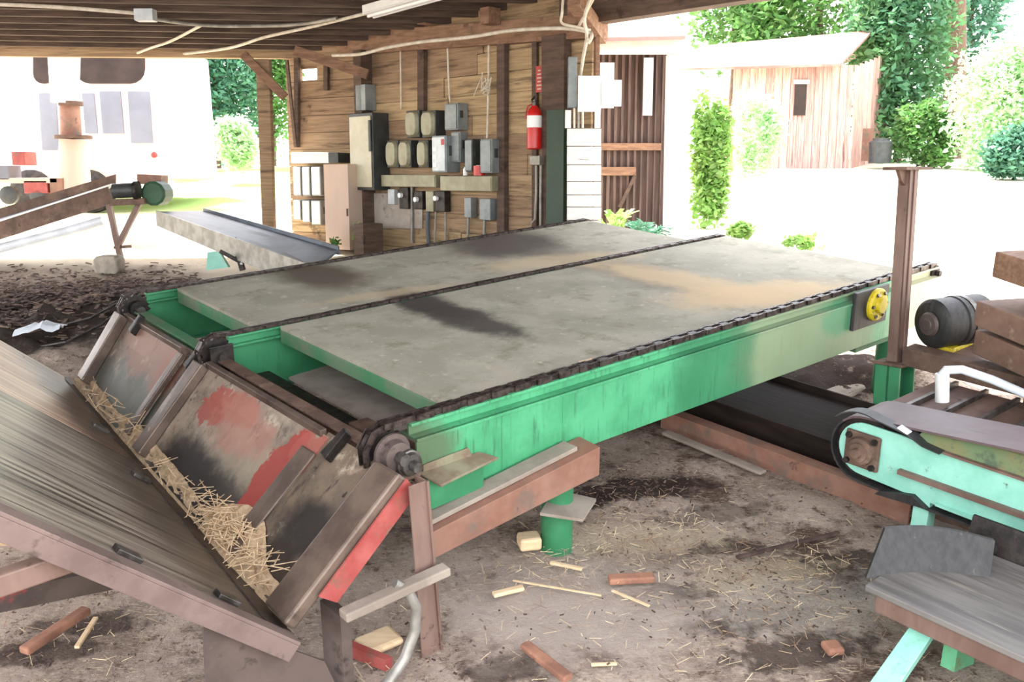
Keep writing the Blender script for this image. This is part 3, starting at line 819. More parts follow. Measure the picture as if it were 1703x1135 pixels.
# (bearing detail parts hang directly on the conveyor so nothing goes deeper than a sub-part)
q = MB().lathe((U0 - 0.02, vC, zC + 0.02), (U0 - 0.2, vC, zC + 0.02), [(0, 0.068), (0.02, 0.062), (0.024, 0.046), (0.034, 0.044), (0.036, 0.024), (0.06, 0.022), (0.061, 0.010)])
q.build('bearing_cap', M['rust'], mc, DECK, smooth=True)
q = MB()
for a, c_ in ((-1, -1), (-1, 1), (1, -1), (1, 1)):
    q.cyl((U0 - 0.02, vC + a * 0.062, zC + 0.02 + c_ * 0.062), (U0 - 0.04, vC + a * 0.062, zC + 0.02 + c_ * 0.062), 0.014, 6)
q.build('bolt', M['black'], mc, DECK)
def belt_ring(grow):
    pts = []
    for i in range(17):
        a = PI / 2 - PI * i / 16
        pts.append((vC + math.cos(a) * (0.150 + grow), zC + 0.02 + math.sin(a) * (0.150 + grow)))
    return pts
inner = [(-3.3, 0.68)] + [(-1.5, 0.635)] + [(-1.1, 0.595)] + belt_ring(0) + [(-1.05, 0.262), (-3.3, 0.23)]
outer = [(-3.3, 0.69)] + [(-1.5, 0.645)] + [(-1.1, 0.605)] + belt_ring(0.010) + [(-1.05, 0.252), (-3.3, 0.22)]
q = MB()
ua, ub = U0 - 0.012, U1 + 0.02
q2 = MB()
for i in range(len(inner) - 1):
    a, b_, c_, d_ = inner[i], inner[i + 1], outer[i + 1], outer[i]
    (q if i < 7 else q2).hexa([(ua, *a), (ua, *b_), (ua, *c_), (ua, *d_)], [(ub, *a), (ub, *b_), (ub, *c_), (ub, *d_)])
q.build('belt', M['belt_brown'], mc, DECK)
q2.build('belt_return', M['rubber'], mc, DECK)
q = MB().cyl((U0 + 0.02, vC, zC + 0.02), (U1 - 0.01, vC, zC + 0.02), 0.148, 30); q.build('head_pulley', M['black'], mc, DECK, smooth=True)
q = MB().slab([(U0 + 0.002, -1.06, 0.548), (U0 + 0.002, -1.55, 0.515), (U0 + 0.002, -3.3, 0.50), (U0 + 0.05, -3.3, 0.63), (U0 + 0.05, -1.5, 0.622), (U0 + 0.03, -1.10, 0.60)], (0.004, 0, 0)); q.build('belt_skirt', mat('grimy_green_sheet', (92, 112, 78), (112, 108, 70), 9, 0.8, over=[((70, 84, 62), 12, 0.52, 0.66)]), mc, DECK)
# curved black guard over the pulley; the white piece at its end paints in glare
pp = [(vC + math.cos(a) * 0.185, zC + 0.02 + math.sin(a) * 0.185) for a in [PI * (0.25 + 0.045 * i) for i in range(9)]] + [(-1.05, 0.575), (-1.12, 0.545), (-1.2, 0.535)]
q = MB()
for i in range(len(pp) - 1):
    q.hexa([(U0 - 0.05, *pp[i]), (U0 - 0.05, *pp[i + 1]), (U0 - 0.05, pp[i + 1][0], pp[i + 1][1] + 0.006), (U0 - 0.05, pp[i][0], pp[i][1] + 0.006)],
           [(U0 + 0.02, *pp[i]), (U0 + 0.02, *pp[i + 1]), (U0 + 0.02, pp[i + 1][0], pp[i + 1][1] + 0.006), (U0 + 0.02, pp[i][0], pp[i][1] + 0.006)])
q.build('guard_strip', M['dark_box'], mc, DECK)
q = MB().slab([(U0 - 0.052, -1.005, 0.592), (U0 - 0.052, -1.055, 0.577), (U0 - 0.01, -1.055, 0.58), (U0 - 0.01, -1.005, 0.595)], (0, 0, 0.006)); q.build('guard_glare', M['plastic'], mc, DECK, bevel=0.003)
q = MB().slab([(U0 + 0.0, -1.10, 0.30), (U0 + 0.0, -1.17, 0.30), (U0 - 0.01, -1.17, -0.05), (U0 - 0.01, -1.10, -0.05)], (0.07, 0, 0)); q.build('leg', M['mint'], mc, DECK)
q = MB().slab([(U0 + 0.0, -2.6, 0.26), (U0 + 0.0, -2.68, 0.26), (U0 - 0.01, -2.68, -0.05), (U0 - 0.01, -2.6, -0.05)], (0.07, 0, 0)); q.build('leg', M['mint'], mc, DECK)
q = MB().slab([(U0 - 0.03, -0.93, 0.245), (U0 - 0.03, -1.17, 0.262), (U0 - 0.03, -1.10, 0.30), (U0 - 0.03, -0.95, 0.268)], (0.1, 0, 0)); q.build('belt_scraper', M['rubber'], mc, DECK)

# grey board trough under the mint conveyor with its rubber flap
tr = thing('waste_trough', 'grey plank waste trough on a slanted mint leg at the lower right corner', 'trough', DECK, (1.4, -1.7, 0))
q = MB().box((1.15, -3.0, 0.285), (1.72, -1.36, 0.31)); q.build('trough_floor', mat('grey_worn_plank', (120, 116, 112), (88, 84, 82), 3, 0.55, 0.1, (6, 0.5, 1), bump=0.1, over=[((146, 138, 126), 4, 0.58, 0.72, (6, 0.5, 1))]), tr, DECK, bevel=0.004)
q = MB().box((1.16, -3.0, 0.215), (1.24, -1.40, 0.284)); q.build('trough_beam', M['rust_post'], tr, DECK, bevel=0.004)
q = MB().slab([(1.24, -1.52, 0.22), (1.24, -1.60, 0.22), (0.93, -1.56, -0.06), (0.93, -1.47, -0.06)], (0.06, 0.0, 0)); q.build('leg', M['mint'], tr, DECK, bevel=0.003)
q = MB().slab([(1.26, -1.62, 0.22), (1.42, -1.62, 0.22), (1.42, -1.62, 0.02), (1.26, -1.62, 0.06)], (0, -0.05, 0)); q.build('brace', M['mint_dark'], tr, DECK)
q = MB().slab([(1.72, -3.0, 0.285), (1.72, -1.45, 0.285), (1.76, -1.45, 0.42), (1.76, -3.0, 0.42)], (0.015, 0, 0)); q.build('trough_side', M['black'], tr, DECK)
fl = MB()
bl, br = Vector((1.20, -1.335, 0.305)), Vector((1.545, -1.63, 0.305))
tl, tr_ = Lz(1472, 880, 0.45), Lz(1655, 900, 0.43)
N_ = 8
ring = []
for i in range(N_ + 1):
    t = i / N_
    lo = bl.lerp(br, t) + Vector((0.03, 0.02, 0)) * math.sin(t * PI)
    hi = tl.lerp(tr_, t) + Vector((0.04, 0.03, 0)) * math.sin(t * PI)
    ring.append((lo, hi))
for i in range(N_):
    a, b_ = ring[i], ring[i + 1]
    fl.slab([a[0], b_[0], b_[1], a[1]], (0.012, 0.012, 0.0))
fl.build('rubber_flap', M['rubber'], tr, DECK, smooth=True)

# slatted rusty machine bed behind the mint conveyor and what stands on it
bed = thing('machine_bed', 'rusty slatted machine bed of steel channels behind the mint conveyor', 'machine bed', DECK, (3.0, -1.2, 0))
def bz(px, py, z=0.5): p = Lz(px, py, z); return Vector((p.x, p.y, z))
q = MB().box((2.46, -2.6, 0.40), (3.16, -0.60, 0.42)); q.build('bed_plate', M['rust_post'], bed, DECK)
for i in range(12):
    v = -0.72 - i * 0.16
    q = MB().box((2.46, v, 0.42), (3.14, v + 0.02, 0.45)); q.build('slat', M['steel'], bed, DECK)
for uu in (2.46, 3.10):
    q = MB().box((uu, -2.6, -0.05), (uu + 0.06, -0.62, 0.40)); q.build('side_channel', M['rust'], bed, DECK, bevel=0.004)
q = MB().box((3.20, -3.2, 0.435), (3.33, -0.36, 0.54)); q.build('rail_beam', M['rust'], bed, DECK, bevel=0.006)
q = MB().box((3.36, -3.2, 0.40), (3.80, -0.40, 0.52)); q.build('rear_beam', M['rust_post'], bed, DECK, bevel=0.006)
for v in (-1.05, -1.7):
    q = MB().box((3.14, v - 0.13, 0.42), (3.195, v, 0.53)); q.build('spacer_block', M['rust'], bed, DECK, bevel=0.008)

# brown post with cap plate, standing plumb
pv = -0.30
pc = DECK @ Lv(1491, 600, pv)
PLUMB = Matrix.Translation(pc) @ Matrix.Rotation(ANG, 4, 'Z') @ Matrix.Rotation(math.radians(-0.6), 4, 'Y')
hgt = (hit(PLUMB, 1497, 283, 1, 0)).z
post = thing('steel_post', 'brown steel channel post with a flat cap plate beside the yellow bearing', 'post', PLUMB, (0, 0, 0))
hw, hd = 0.048, 0.034
q = MB()
q.box((-hw, -hd, 0), (hw, -hd + .01, hgt)); q.box((-hw, -hd, 0), (-hw + 0.01, hd, hgt)); q.box((hw - 0.01, -hd, 0), (hw, hd, hgt))
q.box((-0.006, -hd - .008, 0), (0.006, -hd, hgt))
q.build('column', M['rust_post'], post, PLUMB, bevel=0.002)
MB().box((-0.155, -0.07, hgt), (0.135, 0.07, hgt + .016)).build('cap_plate', M['rust'], post, PLUMB, bevel=0.003)
MB().slab([(-0.125, -0.01, hgt), (-hw, -0.01, hgt), (-hw, -0.01, hgt - .085), (-0.085, -0.01, hgt - .06)], (0, 0.02, 0)).build('gusset', M['rust'], post, PLUMB)
MB().box((-0.10, -0.09, -0.018), (0.11, 0.09, 0)).build('base_plate', M['rust'], post, PLUMB, bevel=0.003)
q = MB()
q.box((-0.09, -0.07, -0.60), (-0.075, 0.08, -0.02)); q.box((-0.09, -0.01, -0.60), (0.09, 0.01, -0.02)); q.box((0.075, -0.07, -0.60), (0.09, 0.08, -0.02))
q.build('stub', M['green'], post, PLUMB, bevel=0.003)

# drum motor lying on the rear beams
mo = Vector((3.36, -0.43, 0.665))
mot = thing('drum_motor', 'black round drum motor with grey bands behind the brown post', 'motor', DECK, (3.45, mo.y, 0.52))
c0 = Vector((3.33, -0.425, 0.665)); c1 = Vector((3.70, -0.55, 0.665))
ax = (c1 - c0).normalized()
rad = 0.140
q = MB().lathe(c0, c1, [(0, 0.05), (0.012, 0.06), (0.014, rad - 0.02), (0.03, rad), (0.16, rad), (0.164, rad + 0.006), (0.19, rad + 0.006), (0.194, rad), (0.36, rad), (0.38, rad - 0.02), (0.39, 0.05)], 30)
q.build('drum', M['rubber'], mot, DECK, smooth=True)
q = MB().lathe(c0 + ax * 0.21, c1, [(0, rad + 0.004), (0.03, rad + 0.004)], 30); q.build('band', M['steel'], mot, DECK, smooth=True)
q = MB().lathe(c0 - ax * 0.022, c1, [(0, 0.03), (0.006, 0.034), (0.008, 0.06), (0.02, 0.066), (0.024, 0.07)], 20); q.build('hub', M['dark_plate'], mot, DECK, smooth=True)
q = MB().box((3.37, -0.56, 0.52), (3.62, -0.43, 0.545)); q.build('foot', M['yellow'], mot, DECK, bevel=0.004)

# timbers stacked at the right edge
TD = Vector((-0.47, -0.88, 0)).normalized()
TW = Vector((0.88, -0.47, 0)).normalized()
def timber_at(name, label, px0, py0, h, w, u, mtl, L_=1.2):
    a = Lu(px0, py0, u)
    q = MB().slab([a, a + TD * L_, a + TD * L_ + TW * w, a + TW * w], (0, 0, -h))
    return tag(q.build(name, mtl, None, DECK, base=(u, a.y, a.z - h), bevel=0.008), label, 'beam' if 'beam' in name else 'timber'), a
timber_at('steel_beam', 'upper rusty square beam stacked at the right edge of the picture', 1624, 500, 0.135, 0.3, 3.28, M['rust_beam'])
timber_at('steel_beam', 'lower rusty square beam under the stacked one at the right edge', 1622, 548, 0.135, 0.3, 3.28, M['rust_beam'])
t, a = timber_at('timber_block', 'short brown timber block on top of the right hand beam stack', 1655, 418, 0.14, 0.3, 3.40, M['timber'], 0.5)
q = MB().slab([a + TD * .22 + TW * .05, a + TD * .45 + TW * .05, a + TD * .45 + TW * .25, a + TD * .22 + TW * .25], (0, 0, -.0))
q = MB().slab([a + TD * .22 + TW * .05 + Vector((0, 0, -.14)), a + TD * .45 + TW * .05 + Vector((0, 0, -.14)), a + TD * .45 + TW * .25 + Vector((0, 0, -.14)), a + TD * .22 + TW * .25 + Vector((0, 0, -.14))], (0, 0, -.16))
tag(q.build('packing_block', M['dark_wood'], None, DECK, base=a + Vector((0, 0, -.3))), 'dark packing block under the short timber at the right edge', 'block')

# white pipe bent over the bed
pa = [Lu(1567, 668, 2.75), Lu(1567, 622, 2.75), Lu(1572, 616, 2.76), Lu(1600, 615, 2.8), Lu(1650, 632, 2.86), Lu(1703, 655, 2.92), Lu(1760, 680, 2.95)]
wp = thing('white_pipe', 'white pipe rising from the slatted bed and bending right', 'pipe', DECK, pa[0])
MB().tube(pa, 0.022, 12).build('pipe_run', M['plastic'], wp, DECK, smooth=True)
MB().cyl(pa[0], pa[1], 0.034, 14).build('pipe_sleeve', M['white_box'], wp, DECK, smooth=True)

# =============================================================== BUILDING : panel wall
def roof_z(x, y): return 3.56 + 0.06 * (10.9 - y)
sL, sR = -2.62, 0.66
zg = lambda s: SL * (WALL @ Vector((s, 0, 0))).y     # ground under the wall
q = MB()
rows = 13
zt = 3.46
for r in range(rows):
    z0 = 1.05 + r * 0.187
    z1 = z0 + 0.183
    s = sL
    while s < sR - 0.02:
        e = min(sR, s + random.uniform(1.2, 2.0))
        if sR - e < 0.4: e = sR
        if r == rows - 1 and s > -1.0: break
        q.box((s, 0.0 + random.uniform(0, 0.012), z0), (e - 0.006, 0.035, z1 + random.uniform(-.004, .004)))
        s = e
q.box((sL, 0.036, 1.0), (sR, 0.05, 3.36))
ga, gb = WALL @ Vector((sL, .02, 0)), WALL @ Vector((sR, .02, 0))
q.slab([(sL, 0.02, 3.30), (sR, 0.02, 3.30), (sR, 0.02, roof_z(gb.x, gb.y) + .09), (sL, 0.02, roof_z(ga.x, ga.y) + .09)], (0, .03, 0))
tag(q.build('wall_back', M['wall_board'], None, WALL, base=(-1, 0, 1.3)), kind='structure')
def stud(px, py0, py1, w, d, m='dark_wood', name='stud', px2=None):
    a = W(px, py0, d); b_ = W(px if px2 is None else px2, py1, d)
    return MB().slab([(a.x - w / 2, -d, a.z), (a.x + w / 2, -d, a.z), (b_.x + w / 2, -d, b_.z), (b_.x - w / 2, -d, b_.z)], (0, d + 0.0, 0))
for i, (px, y0, y1, w, d, lab) in enumerate(((699, 78, 205, 0.10, 0.05, 'wall stud above the left pair of round-fronted switches'), (832, 62, 400, 0.10, 0.06, 'full height wall stud just right of the switch boxes'),
                                      (919, 58, 400, 0.27, 0.09, 'broad dark wall post right of the fire extinguisher'), (888, 60, 400, 0.06, 0.03, 'narrow stud behind the fire extinguisher'))):
    o = stud(px, y0, y1, w, d).build('wall_stud', M['dark_wood'], None, WALL, base=(W(px, y1).x, 0, W(px, y1).z), bevel=0.004)
    tag(o, 'dark timber ' + lab, 'stud')
q = MB()
p = W(612, 95); e = W(612, 400)
q.box((p.x - 0.08, -0.14, e.z - 0.05), (p.x + 0.06, 0.02, 3.47))
tag(q.build('wall_post', M['dark_wood'], None, WALL, base=(p.x, 0, e.z), bevel=0.006), 'dark corner post behind the tall cream breaker cabinet', 'post')
q = MB().slab([W(662, 322, .01), W(612, 322, .01), W(612, 380, .01), W(702, 380, .01), W(702, 345, .01)], (0, 0.012, 0))
tag(q.build('plywood_patch', mat('whitewashed_board', (176, 166, 156), (150, 138, 128), 3, 0.85, over=[((112, 100, 90), 6, 0.56, 0.7)]), None, WALL, base=W(660, 380)), 'pale whitewashed board patch under the left wireway', 'board')

# top plate and header over the wall
q = MB().slab([W(560, 56, .07), W(990, 22, .07), W(990, 62, .07), W(560, 92, .07)], (0, 0.16, 0))
tag(q.build('wall_plate', M['timber'], None, WALL, base=W(700, 90)), 'brown timber top plate running over the switch wall', 'beam')
for i, (px, lab) in enumerate(((702, 'first joist end block above the switch wall'), (808, 'second joist end block above the switch wall, the thicker one'), (955, 'last joist end block near the hanging cables'))):
    a = W(px, 2, .2)
    wp_ = WALL @ a
    q = MB().box((a.x - 0.06, -0.22, W(px, 40, .2).z), (a.x + 0.06, -0.075, roof_z(wp_.x, wp_.y) - .045))
    tag(q.build('joist_block', M['timber'], None, WALL, base=(a.x, 0, a.z - .2), bevel=0.005), lab, 'timber')

# left wing of the wall (lighter boards, little window hole)
LA, LB = DW(482, 250, 11.0), DW(622, 250, 10.35)
lx = (LB - LA); lx.z = 0; ll = lx.length; lx.normalize()
LW = Matrix(((lx.x, -lx.y, 0, LA.x), (lx.y, lx.x, 0, LA.y), (0, 0, 1, 0), (0, 0, 0, 1)))     # +y away from the camera
def Wl(px, py, off=0.0): return hit(LW, px, py, 1, -off)
wa, wb = Wl(499, 134), Wl(526, 113)
q = MB()
for r in range(13):
    z0 = 1.15 + r * 0.187; z1 = z0 + 0.181
    if z1 > wa.z and z0 < wb.z:
        q.box((-0.02, random.uniform(0, .01), z0), (wa.x, 0.03, z1)); q.box((wb.x, random.uniform(0, .01), z0), (ll + 0.05, 0.03, z1))
    else:
        q.box((-0.02, random.uniform(0, .01), z0), (ll + 0.05, 0.03, z1))
q.box((-0.02, 0.031, 1.1), (wa.x, 0.045, 3.5)); q.box((wb.x, 0.031, 1.1), (ll + .05, 0.045, 3.5)); q.box((wa.x, 0.031, 1.1), (wb.x, 0.045, wa.z)); q.box((wa.x, 0.031, wb.z), (wb.x, 0.045, 3.5))
tag(q.build('wall_left', M['wall_board'], None, LW, base=(0.5, 0, 1.4)), kind='structure')
q = MB()
for px, y0, y1, w in ((492, 96, 245, 0.06), (541, 100, 150, 0.06)):
    a = Wl(px, y0, .04); b_ = Wl(px, y1, .04)
    q = MB().slab([(a.x - w / 2, -.04, a.z), (a.x + w / 2, -.04, a.z), (b_.x + w / 2, -.04, b_.z), (b_.x - w / 2, -.04, b_.z)], (0, .04, 0))
    tag(q.build('wall_stud', M['dark_wood'], None, LW, base=b_), 'thin stud beside the small window hole, %s' % ('left of it' if px < 500 else 'right of it'), 'stud')
a, b_ = Wl(477, 100, 0.1), Wl(492, 245, 0.06)
tag(MB().bar(a, b_, 0.04, 0.02, (0, 1, 0)).build('leaning_lath', M['dark_wood'], None, LW, base=b_), 'thin dark lath leaning on the left end of the wall', 'lath')
a, b_ = DW(490, 84, 10.0), DW(612, 124, 10.0)
tag(MB().bar(a, b_, 0.06, 0.10).build('diagonal_brace', M['timber'], None, WORLD, base=b_, bevel=0.004), 'diagonal roof brace meeting the corner post by the cream cabinet', 'brace')
# open-side post with its brace
a, b_ = DW(436, 98, 10.1), DW(447, 420, 10.1)
tag(MB().slab([a + Vector((-.07, 0, 0)), a + Vector((.07, 0, 0)), b_ + Vector((.06, 0, 0)), b_ + Vector((-.06, 0, 0))], (0, 0.12, 0)).build('timber_post', M['wall_board'], None, WORLD, base=b_, bevel=0.004), 'free-standing timber post under the eave left of the switch wall', 'post')
a, b_ = DW(404, 90, 10.05), DW(474, 162, 10.05)
tag(MB().bar(a, b_, 0.05, 0.09).build('diagonal_brace', M['timber'], None, WORLD, base=b_, bevel=0.004), 'diagonal brace beside the free-standing post, trees behind it', 'brace')

# ------------------------------------------------ electrical boxes
def ebox(name, label, x0, y0, x1, y1, depth, m, cat='electrical box', front='plain', group=None, frame=WALL, fn=W):
    a, b_ = fn(x0, y1, depth), fn(x1, y0, depth)
    t = thing(name, label, cat, frame, ((a.x + b_.x) / 2, -depth / 2, a.z), group)
    w, h = b_.x - a.x, b_.z - a.z
    q = MB().box((a.x, -depth, a.z), (b_.x, 0.0, b_.z)); q.build('casing', M[m[0]], t, frame, bevel=0.006)
    q = MB()
    if front == 'round':
        cx, hw, hh = (a.x + b_.x) / 2, w * 0.48, h * 0.49
        cz = (a.z + b_.z) / 2
        rg = []
        for i in range(20):
            an = 2 * PI * i / 20
            sx = math.copysign(abs(math.cos(an)) ** 0.6, math.cos(an)); sz = math.copysign(abs(math.sin(an)) ** 0.6, math.sin(an))
            rg.append((sx, sz))
        b0 = [(cx + x * hw, -depth, cz + z * hh) for x, z in rg]
        b1 = [(cx + x * hw * 0.8, -depth - 0.035, cz + z * hh * 0.86) for x, z in rg]
        q.hexa(b0, b1)
    else:
        q.box((a.x + w * .06, -depth - 0.012, a.z + h * .04), (b_.x - w * .06, -depth, b_.z - h * .04))
    d = q.build('door', M[m[1]], t, frame, bevel=0.004)
    q = MB().box((b_.x - w * .02, -depth * 0.8, a.z + h * 0.45), (b_.x + 0.012, -depth * 0.55, a.z + h * 0.72)); q.build('switch_handle', M['dark_box'], t, frame)
    return t, a, b_
t, a, b_ = ebox('breaker_cabinet', 'tall cream breaker cabinet stained yellow at its foot, left end of the switches', 583, 187, 619, 316, 0.21, ('dark_box', 'cream_box'))
MB().box((b_.x - 0.05, -0.235, a.z + 0.40), (b_.x - 0.01, -0.22, a.z + 0.72)).build('latch', M['dark_box'], t, WALL, bevel=0.008)
TB = ('dark_box', 'tan_box')
ebox('safety_switch', 'upper row left round-fronted grey safety switch', 676, 183, 697, 229, 0.13, TB, front='round')
ebox('safety_switch', 'upper row second round-fronted safety switch, beside the tapered one', 702, 183, 724, 229, 0.13, TB, front='round')
t, a, b_ = ebox('safety_switch', 'highest grey metal switch box at the right of the upper row', 740, 171, 761, 217, 0.13, ('grey_box', 'grey_box'))
ebox('safety_switch', 'lower row leftmost round-fronted switch next to the cream cabinet', 644, 233, 662, 279, 0.12, TB, front='round')
ebox('safety_switch', 'lower row second round-fronted switch from the cream cabinet', 665, 233, 683, 279, 0.13, TB, front='round')
ebox('safety_switch', 'lower row third round-fronted switch, left of the labelled grey box', 696, 233, 712, 279, 0.12, TB, front='round')
t, a, b_ = ebox('motor_starter', 'pale grey starter box with red and white stickers', 719, 225, 742, 287, 0.17, ('grey_box', 'light_box'))
MB().box((b_.x - .06, -0.185, b_.z - .09), (b_.x - .015, -0.183, b_.z - .035)).build('red_sticker', M['sign_red'], t, WALL)
for k in range(3):
    zz = b_.z - 0.15 - k * .075
    MB().box((a.x + .03, -0.185, zz), (a.x + .085, -0.183, zz + 0.04)).build('white_sticker', M['paper'], t, WALL)
ebox('motor_starter', 'narrow grey starter box hanging right of the stickered box', 751, 219, 765, 270, 0.10, ('grey_box', 'grey_box'))
ebox('motor_starter', 'grey box with the left one of the twin dark gaps above the right wireway', 774, 231, 786, 286, 0.11, ('dark_box', 'grey_box'))
ebox('motor_starter', 'rightmost large grey starter box above the right wireway', 799, 231, 818, 288, 0.15, ('grey_box', 'grey_box'))
def wireway(label, x0, y0, x1, y1, d):
    a, b_ = W(x0, (y0 + y1) / 2 , d), W(x1, (y0 + y1) / 2, d)
    zt_, zb_ = W((x0 + x1) / 2, y0, d).z, W((x0 + x1) / 2, y1, d).z
    t = thing('wireway', label, 'wireway', WALL, ((a.x + b_.x) / 2, 0, zb_))
    MB().box((a.x, -d, zb_), (b_.x, 0, zt_)).build('trough_body', M['tan_box'], t, WALL, bevel=0.005)
    MB().box((a.x + .01, -d - .006, zb_ + .01), (b_.x - .01, -d, zt_ - .01)).build('cover', M['tan_box'], t, WALL)
wireway('long olive wireway under the round-fronted switches, its left length', 634, 291, 724, 311, 0.13)
wireway('olive wireway under the grey starters, its right length', 732, 293, 818, 318, 0.14)
CTL = 'control station'
def control(name, label, x0, y0, x1, y1, d, m, knob=None):
    a, b_ = W(x0, y1, d), W(x1, y0, d)
    t = thing(name, label, CTL, WALL, ((a.x + b_.x) / 2, 0, a.z))
    MB().box((a.x, -d, a.z), (b_.x, 0, b_.z)).build('casing', M[m], t, WALL, bevel=0.006)
    if knob:
        k = W(knob[0], knob[1], d)
        MB().cyl((k.x, -d - .001, k.z), (k.x, -d - .035, k.z), 0.026, 14).build('knob', M['paper'], t, WALL, smooth=True)
control('push_button_box', 'small pale box at the left under the wireway', 645, 315, 655, 340, 0.06, 'light_box')
control('push_button_box', 'black push button box with a high white knob under the left wireway', 664, 312, 678, 347, 0.08, 'black', (668, 325))
control('push_button_box', 'black push button box with a white knob, second from the left', 689, 318, 702, 348, 0.07, 'black', (694, 332))
control('push_button_box', 'dusty grey box between the two black button boxes', 708, 318, 720, 352, 0.07, 'tan_box')
control('push_button_box', 'black push button box with a white knob below the gap of the wireways', 724, 318, 739, 352, 0.08, 'black', (727, 330))
control('push_button_box', 'left grey button box hanging under the right wireway', 772, 329, 783, 362, 0.08, 'grey_box')
control('push_button_box', 'right grey button box hanging under the right wireway', 797, 331, 815, 366, 0.10, 'grey_box')
# things left on the right wireway
p = W(797, 292, .10)
t = thing('tape_roll', 'red roll of tape lying on the right wireway', 'tape', WALL, (p.x, -.10, p.z))
MB().lathe((p.x, -.10, p.z), (p.x, -.10, p.z + 1), [(0, 0.055), (0.09, 0.055)], 20).build('roll', M['ext_red'], t, WALL, smooth=True)
MB().lathe((p.x, -.10, p.z + .0905), (p.x, -.10, p.z + 1), [(0, 0.03), (0.004, 0.03)], 16).build('core', M['paper'], t, WALL)
p = W(774, 292, .10)
t = thing('small_bottle', 'small white bottle on the right wireway beside the red tape', 'bottle', WALL, (p.x, -.10, p.z))
MB().lathe((p.x, -.10, p.z), (p.x, -.10, p.z + 1), [(0, 0.022), (0.06, 0.022), (0.075, 0.01), (0.08, 0.01)], 14).build('bottle_body', M['paper'], t, WALL, smooth=True)
MB().lathe((p.x, -.10, p.z + .081), (p.x, -.10, p.z + 1), [(0, 0.012), (0.018, 0.012)], 12).build('cap', M['dk_green'], t, WALL, smooth=True)
# wall conduits
def conduit(label, pts, r, m='conduit', off=0.03, name='conduit', cat='conduit'):
    P = [W(x, y, off) for x, y in pts]
    return tag(MB().tube(P, r, 8).build(name, M[m], None, WALL, base=P[-1], smooth=True), label, cat)
conduit('grey conduit dropping from the left wireway past the black button boxes', ((685, 311), (685, 405)), 0.016)
conduit('bluish grey cable from the dusty box down behind the deck', ((712, 352), (711, 375), (713, 408)), 0.02, 'belt_blue', name='cable', cat='cable')
conduit('thin conduit just right of the bluish cable', ((725, 352), (723, 405)), 0.010)
conduit('thin conduit below the black button box at the wireway gap', ((741, 352), (741, 400)), 0.010)
conduit('conduit under the left of the two hanging grey button boxes', ((779, 362), (778, 395)), 0.014)
conduit('conduit under the right of the two hanging grey button boxes', ((806, 366), (805, 392)), 0.014)
conduit('thin grey conduit rising to the roof left of the upper switches', ((667, 182), (666, 80)), 0.008, 'cable')
conduit('thin conduit rising from the highest grey switch box', ((748, 170), (746, 130), (744, 72)), 0.009, 'cable')
conduit('thin conduit with a tangle rising from the rightmost starter box', ((810, 230), (812, 160), (813, 62)), 0.010, 'cable')
q = MB()
for k in range(9):
    a = W(811 + random.uniform(-4, 4), 150 + random.uniform(-8, 8), 0.05)
    pts = [a + Vector((random.uniform(-.14, .14) * i / 3, -0.02 * i, random.uniform(-.12, .16) * i / 3)) for i in range(4)]
    q.tube(pts, 0.004, 5)
tag(q.build('wire_tangle', M['cable'], None, WALL, base=W(811, 160, .05)), 'tangle of loose pale wires round the right conduit', 'wire')
a = W(597, 185, .1); b_ = W(612, 140, .1)
tag(MB().box((a.x, -0.14, a.z), (b_.x, -0.0, b_.z)).build('junction_duct', M['grey_box'], None, WALL, base=a, bevel=0.006), 'grey duct above the cream breaker cabinet', 'duct')

# fire extinguisher, its sign, outlet
e0 = W(890, 249, .12); e1 = W(888, 176, .12)
ex = thing('fire_extinguisher', 'red fire extinguisher with white label hanging on the dark wall post', 'fire extinguisher', WALL, (e0.x, -.13, e0.z))
H_ = e1.z - e0.z
MB().lathe((e0.x, -.13, e0.z), (e0.x, -.13, e0.z + 1), [(0, .05), (.012, .066), (H_ * .80, .066), (H_ * .90, .055), (H_ * .97, .028), (H_, .026)], 26).build('cylinder', M['ext_red'], ex, WALL, smooth=True)
MB().lathe((e0.x, -.13, e0.z + H_ * .50), (e0.x, -.13, e0.z + 1), [(0, .067), (H_ * .27, .067)], 26).build('label_band', M['paper'], ex, WALL, smooth=True)
MB().lathe((e0.x, -.13, e0.z + H_), (e0.x, -.13, e0.z + 1), [(0, .02), (.03, .022), (.035, .014), (.05, .014)], 14).build('valve', M['steel'], ex, WALL, smooth=True)
q = MB().bar((e0.x - .03, -.13, e0.z + H_ + .05), (e0.x + .06, -.19, e0.z + H_ + .075), .02, .01); q.bar((e0.x - .03, -.13, e0.z + H_ + .035), (e0.x + .05, -.19, e0.z + H_ + .02), .02, .01)
q.build('lever', M['steel'], ex, WALL)
MB().tube([(e0.x, -.13, e0.z + H_ + .02), (e0.x - .06, -.15, e0.z + H_), (e0.x - .076, -.16, e0.z + H_ * .85), (e0.x - .074, -.16, e0.z + H_ * .7)], .007, 8).build('hose', M['sign_red'], ex, WALL, smooth=True)
a, b_ = W(891, 154, .05), W(903, 109, .05)
sg = thing('fire_sign', 'narrow red sign with worn white lettering above the fire extinguisher', 'sign', WALL, a)
MB().box((a.x, -.05, a.z), (b_.x, -.045, b_.z)).build('sign_board', M['sign_red'], sg, WALL)
q = MB()
hh = b_.z - a.z
for k, wd in enumerate((0.5, 0.7, 0.45, 0.6, 0.5, 0.35)):
    zz = a.z + hh * (0.1 + k * 0.14)
    cx = (a.x + b_.x) / 2
    q.box((cx - (b_.x - a.x) * wd / 2, -.0525, zz), (cx + (b_.x - a.x) * wd / 2, -.0505, zz + hh * .05))
q.build('worn_lettering', M['plywood'], sg, WALL)
a, b_ = W(887, 275, .10), W(904, 259, .10)
ob = thing('outlet_box', 'grey outlet box under the fire extinguisher with two conduits', 'outlet box', WALL, a)
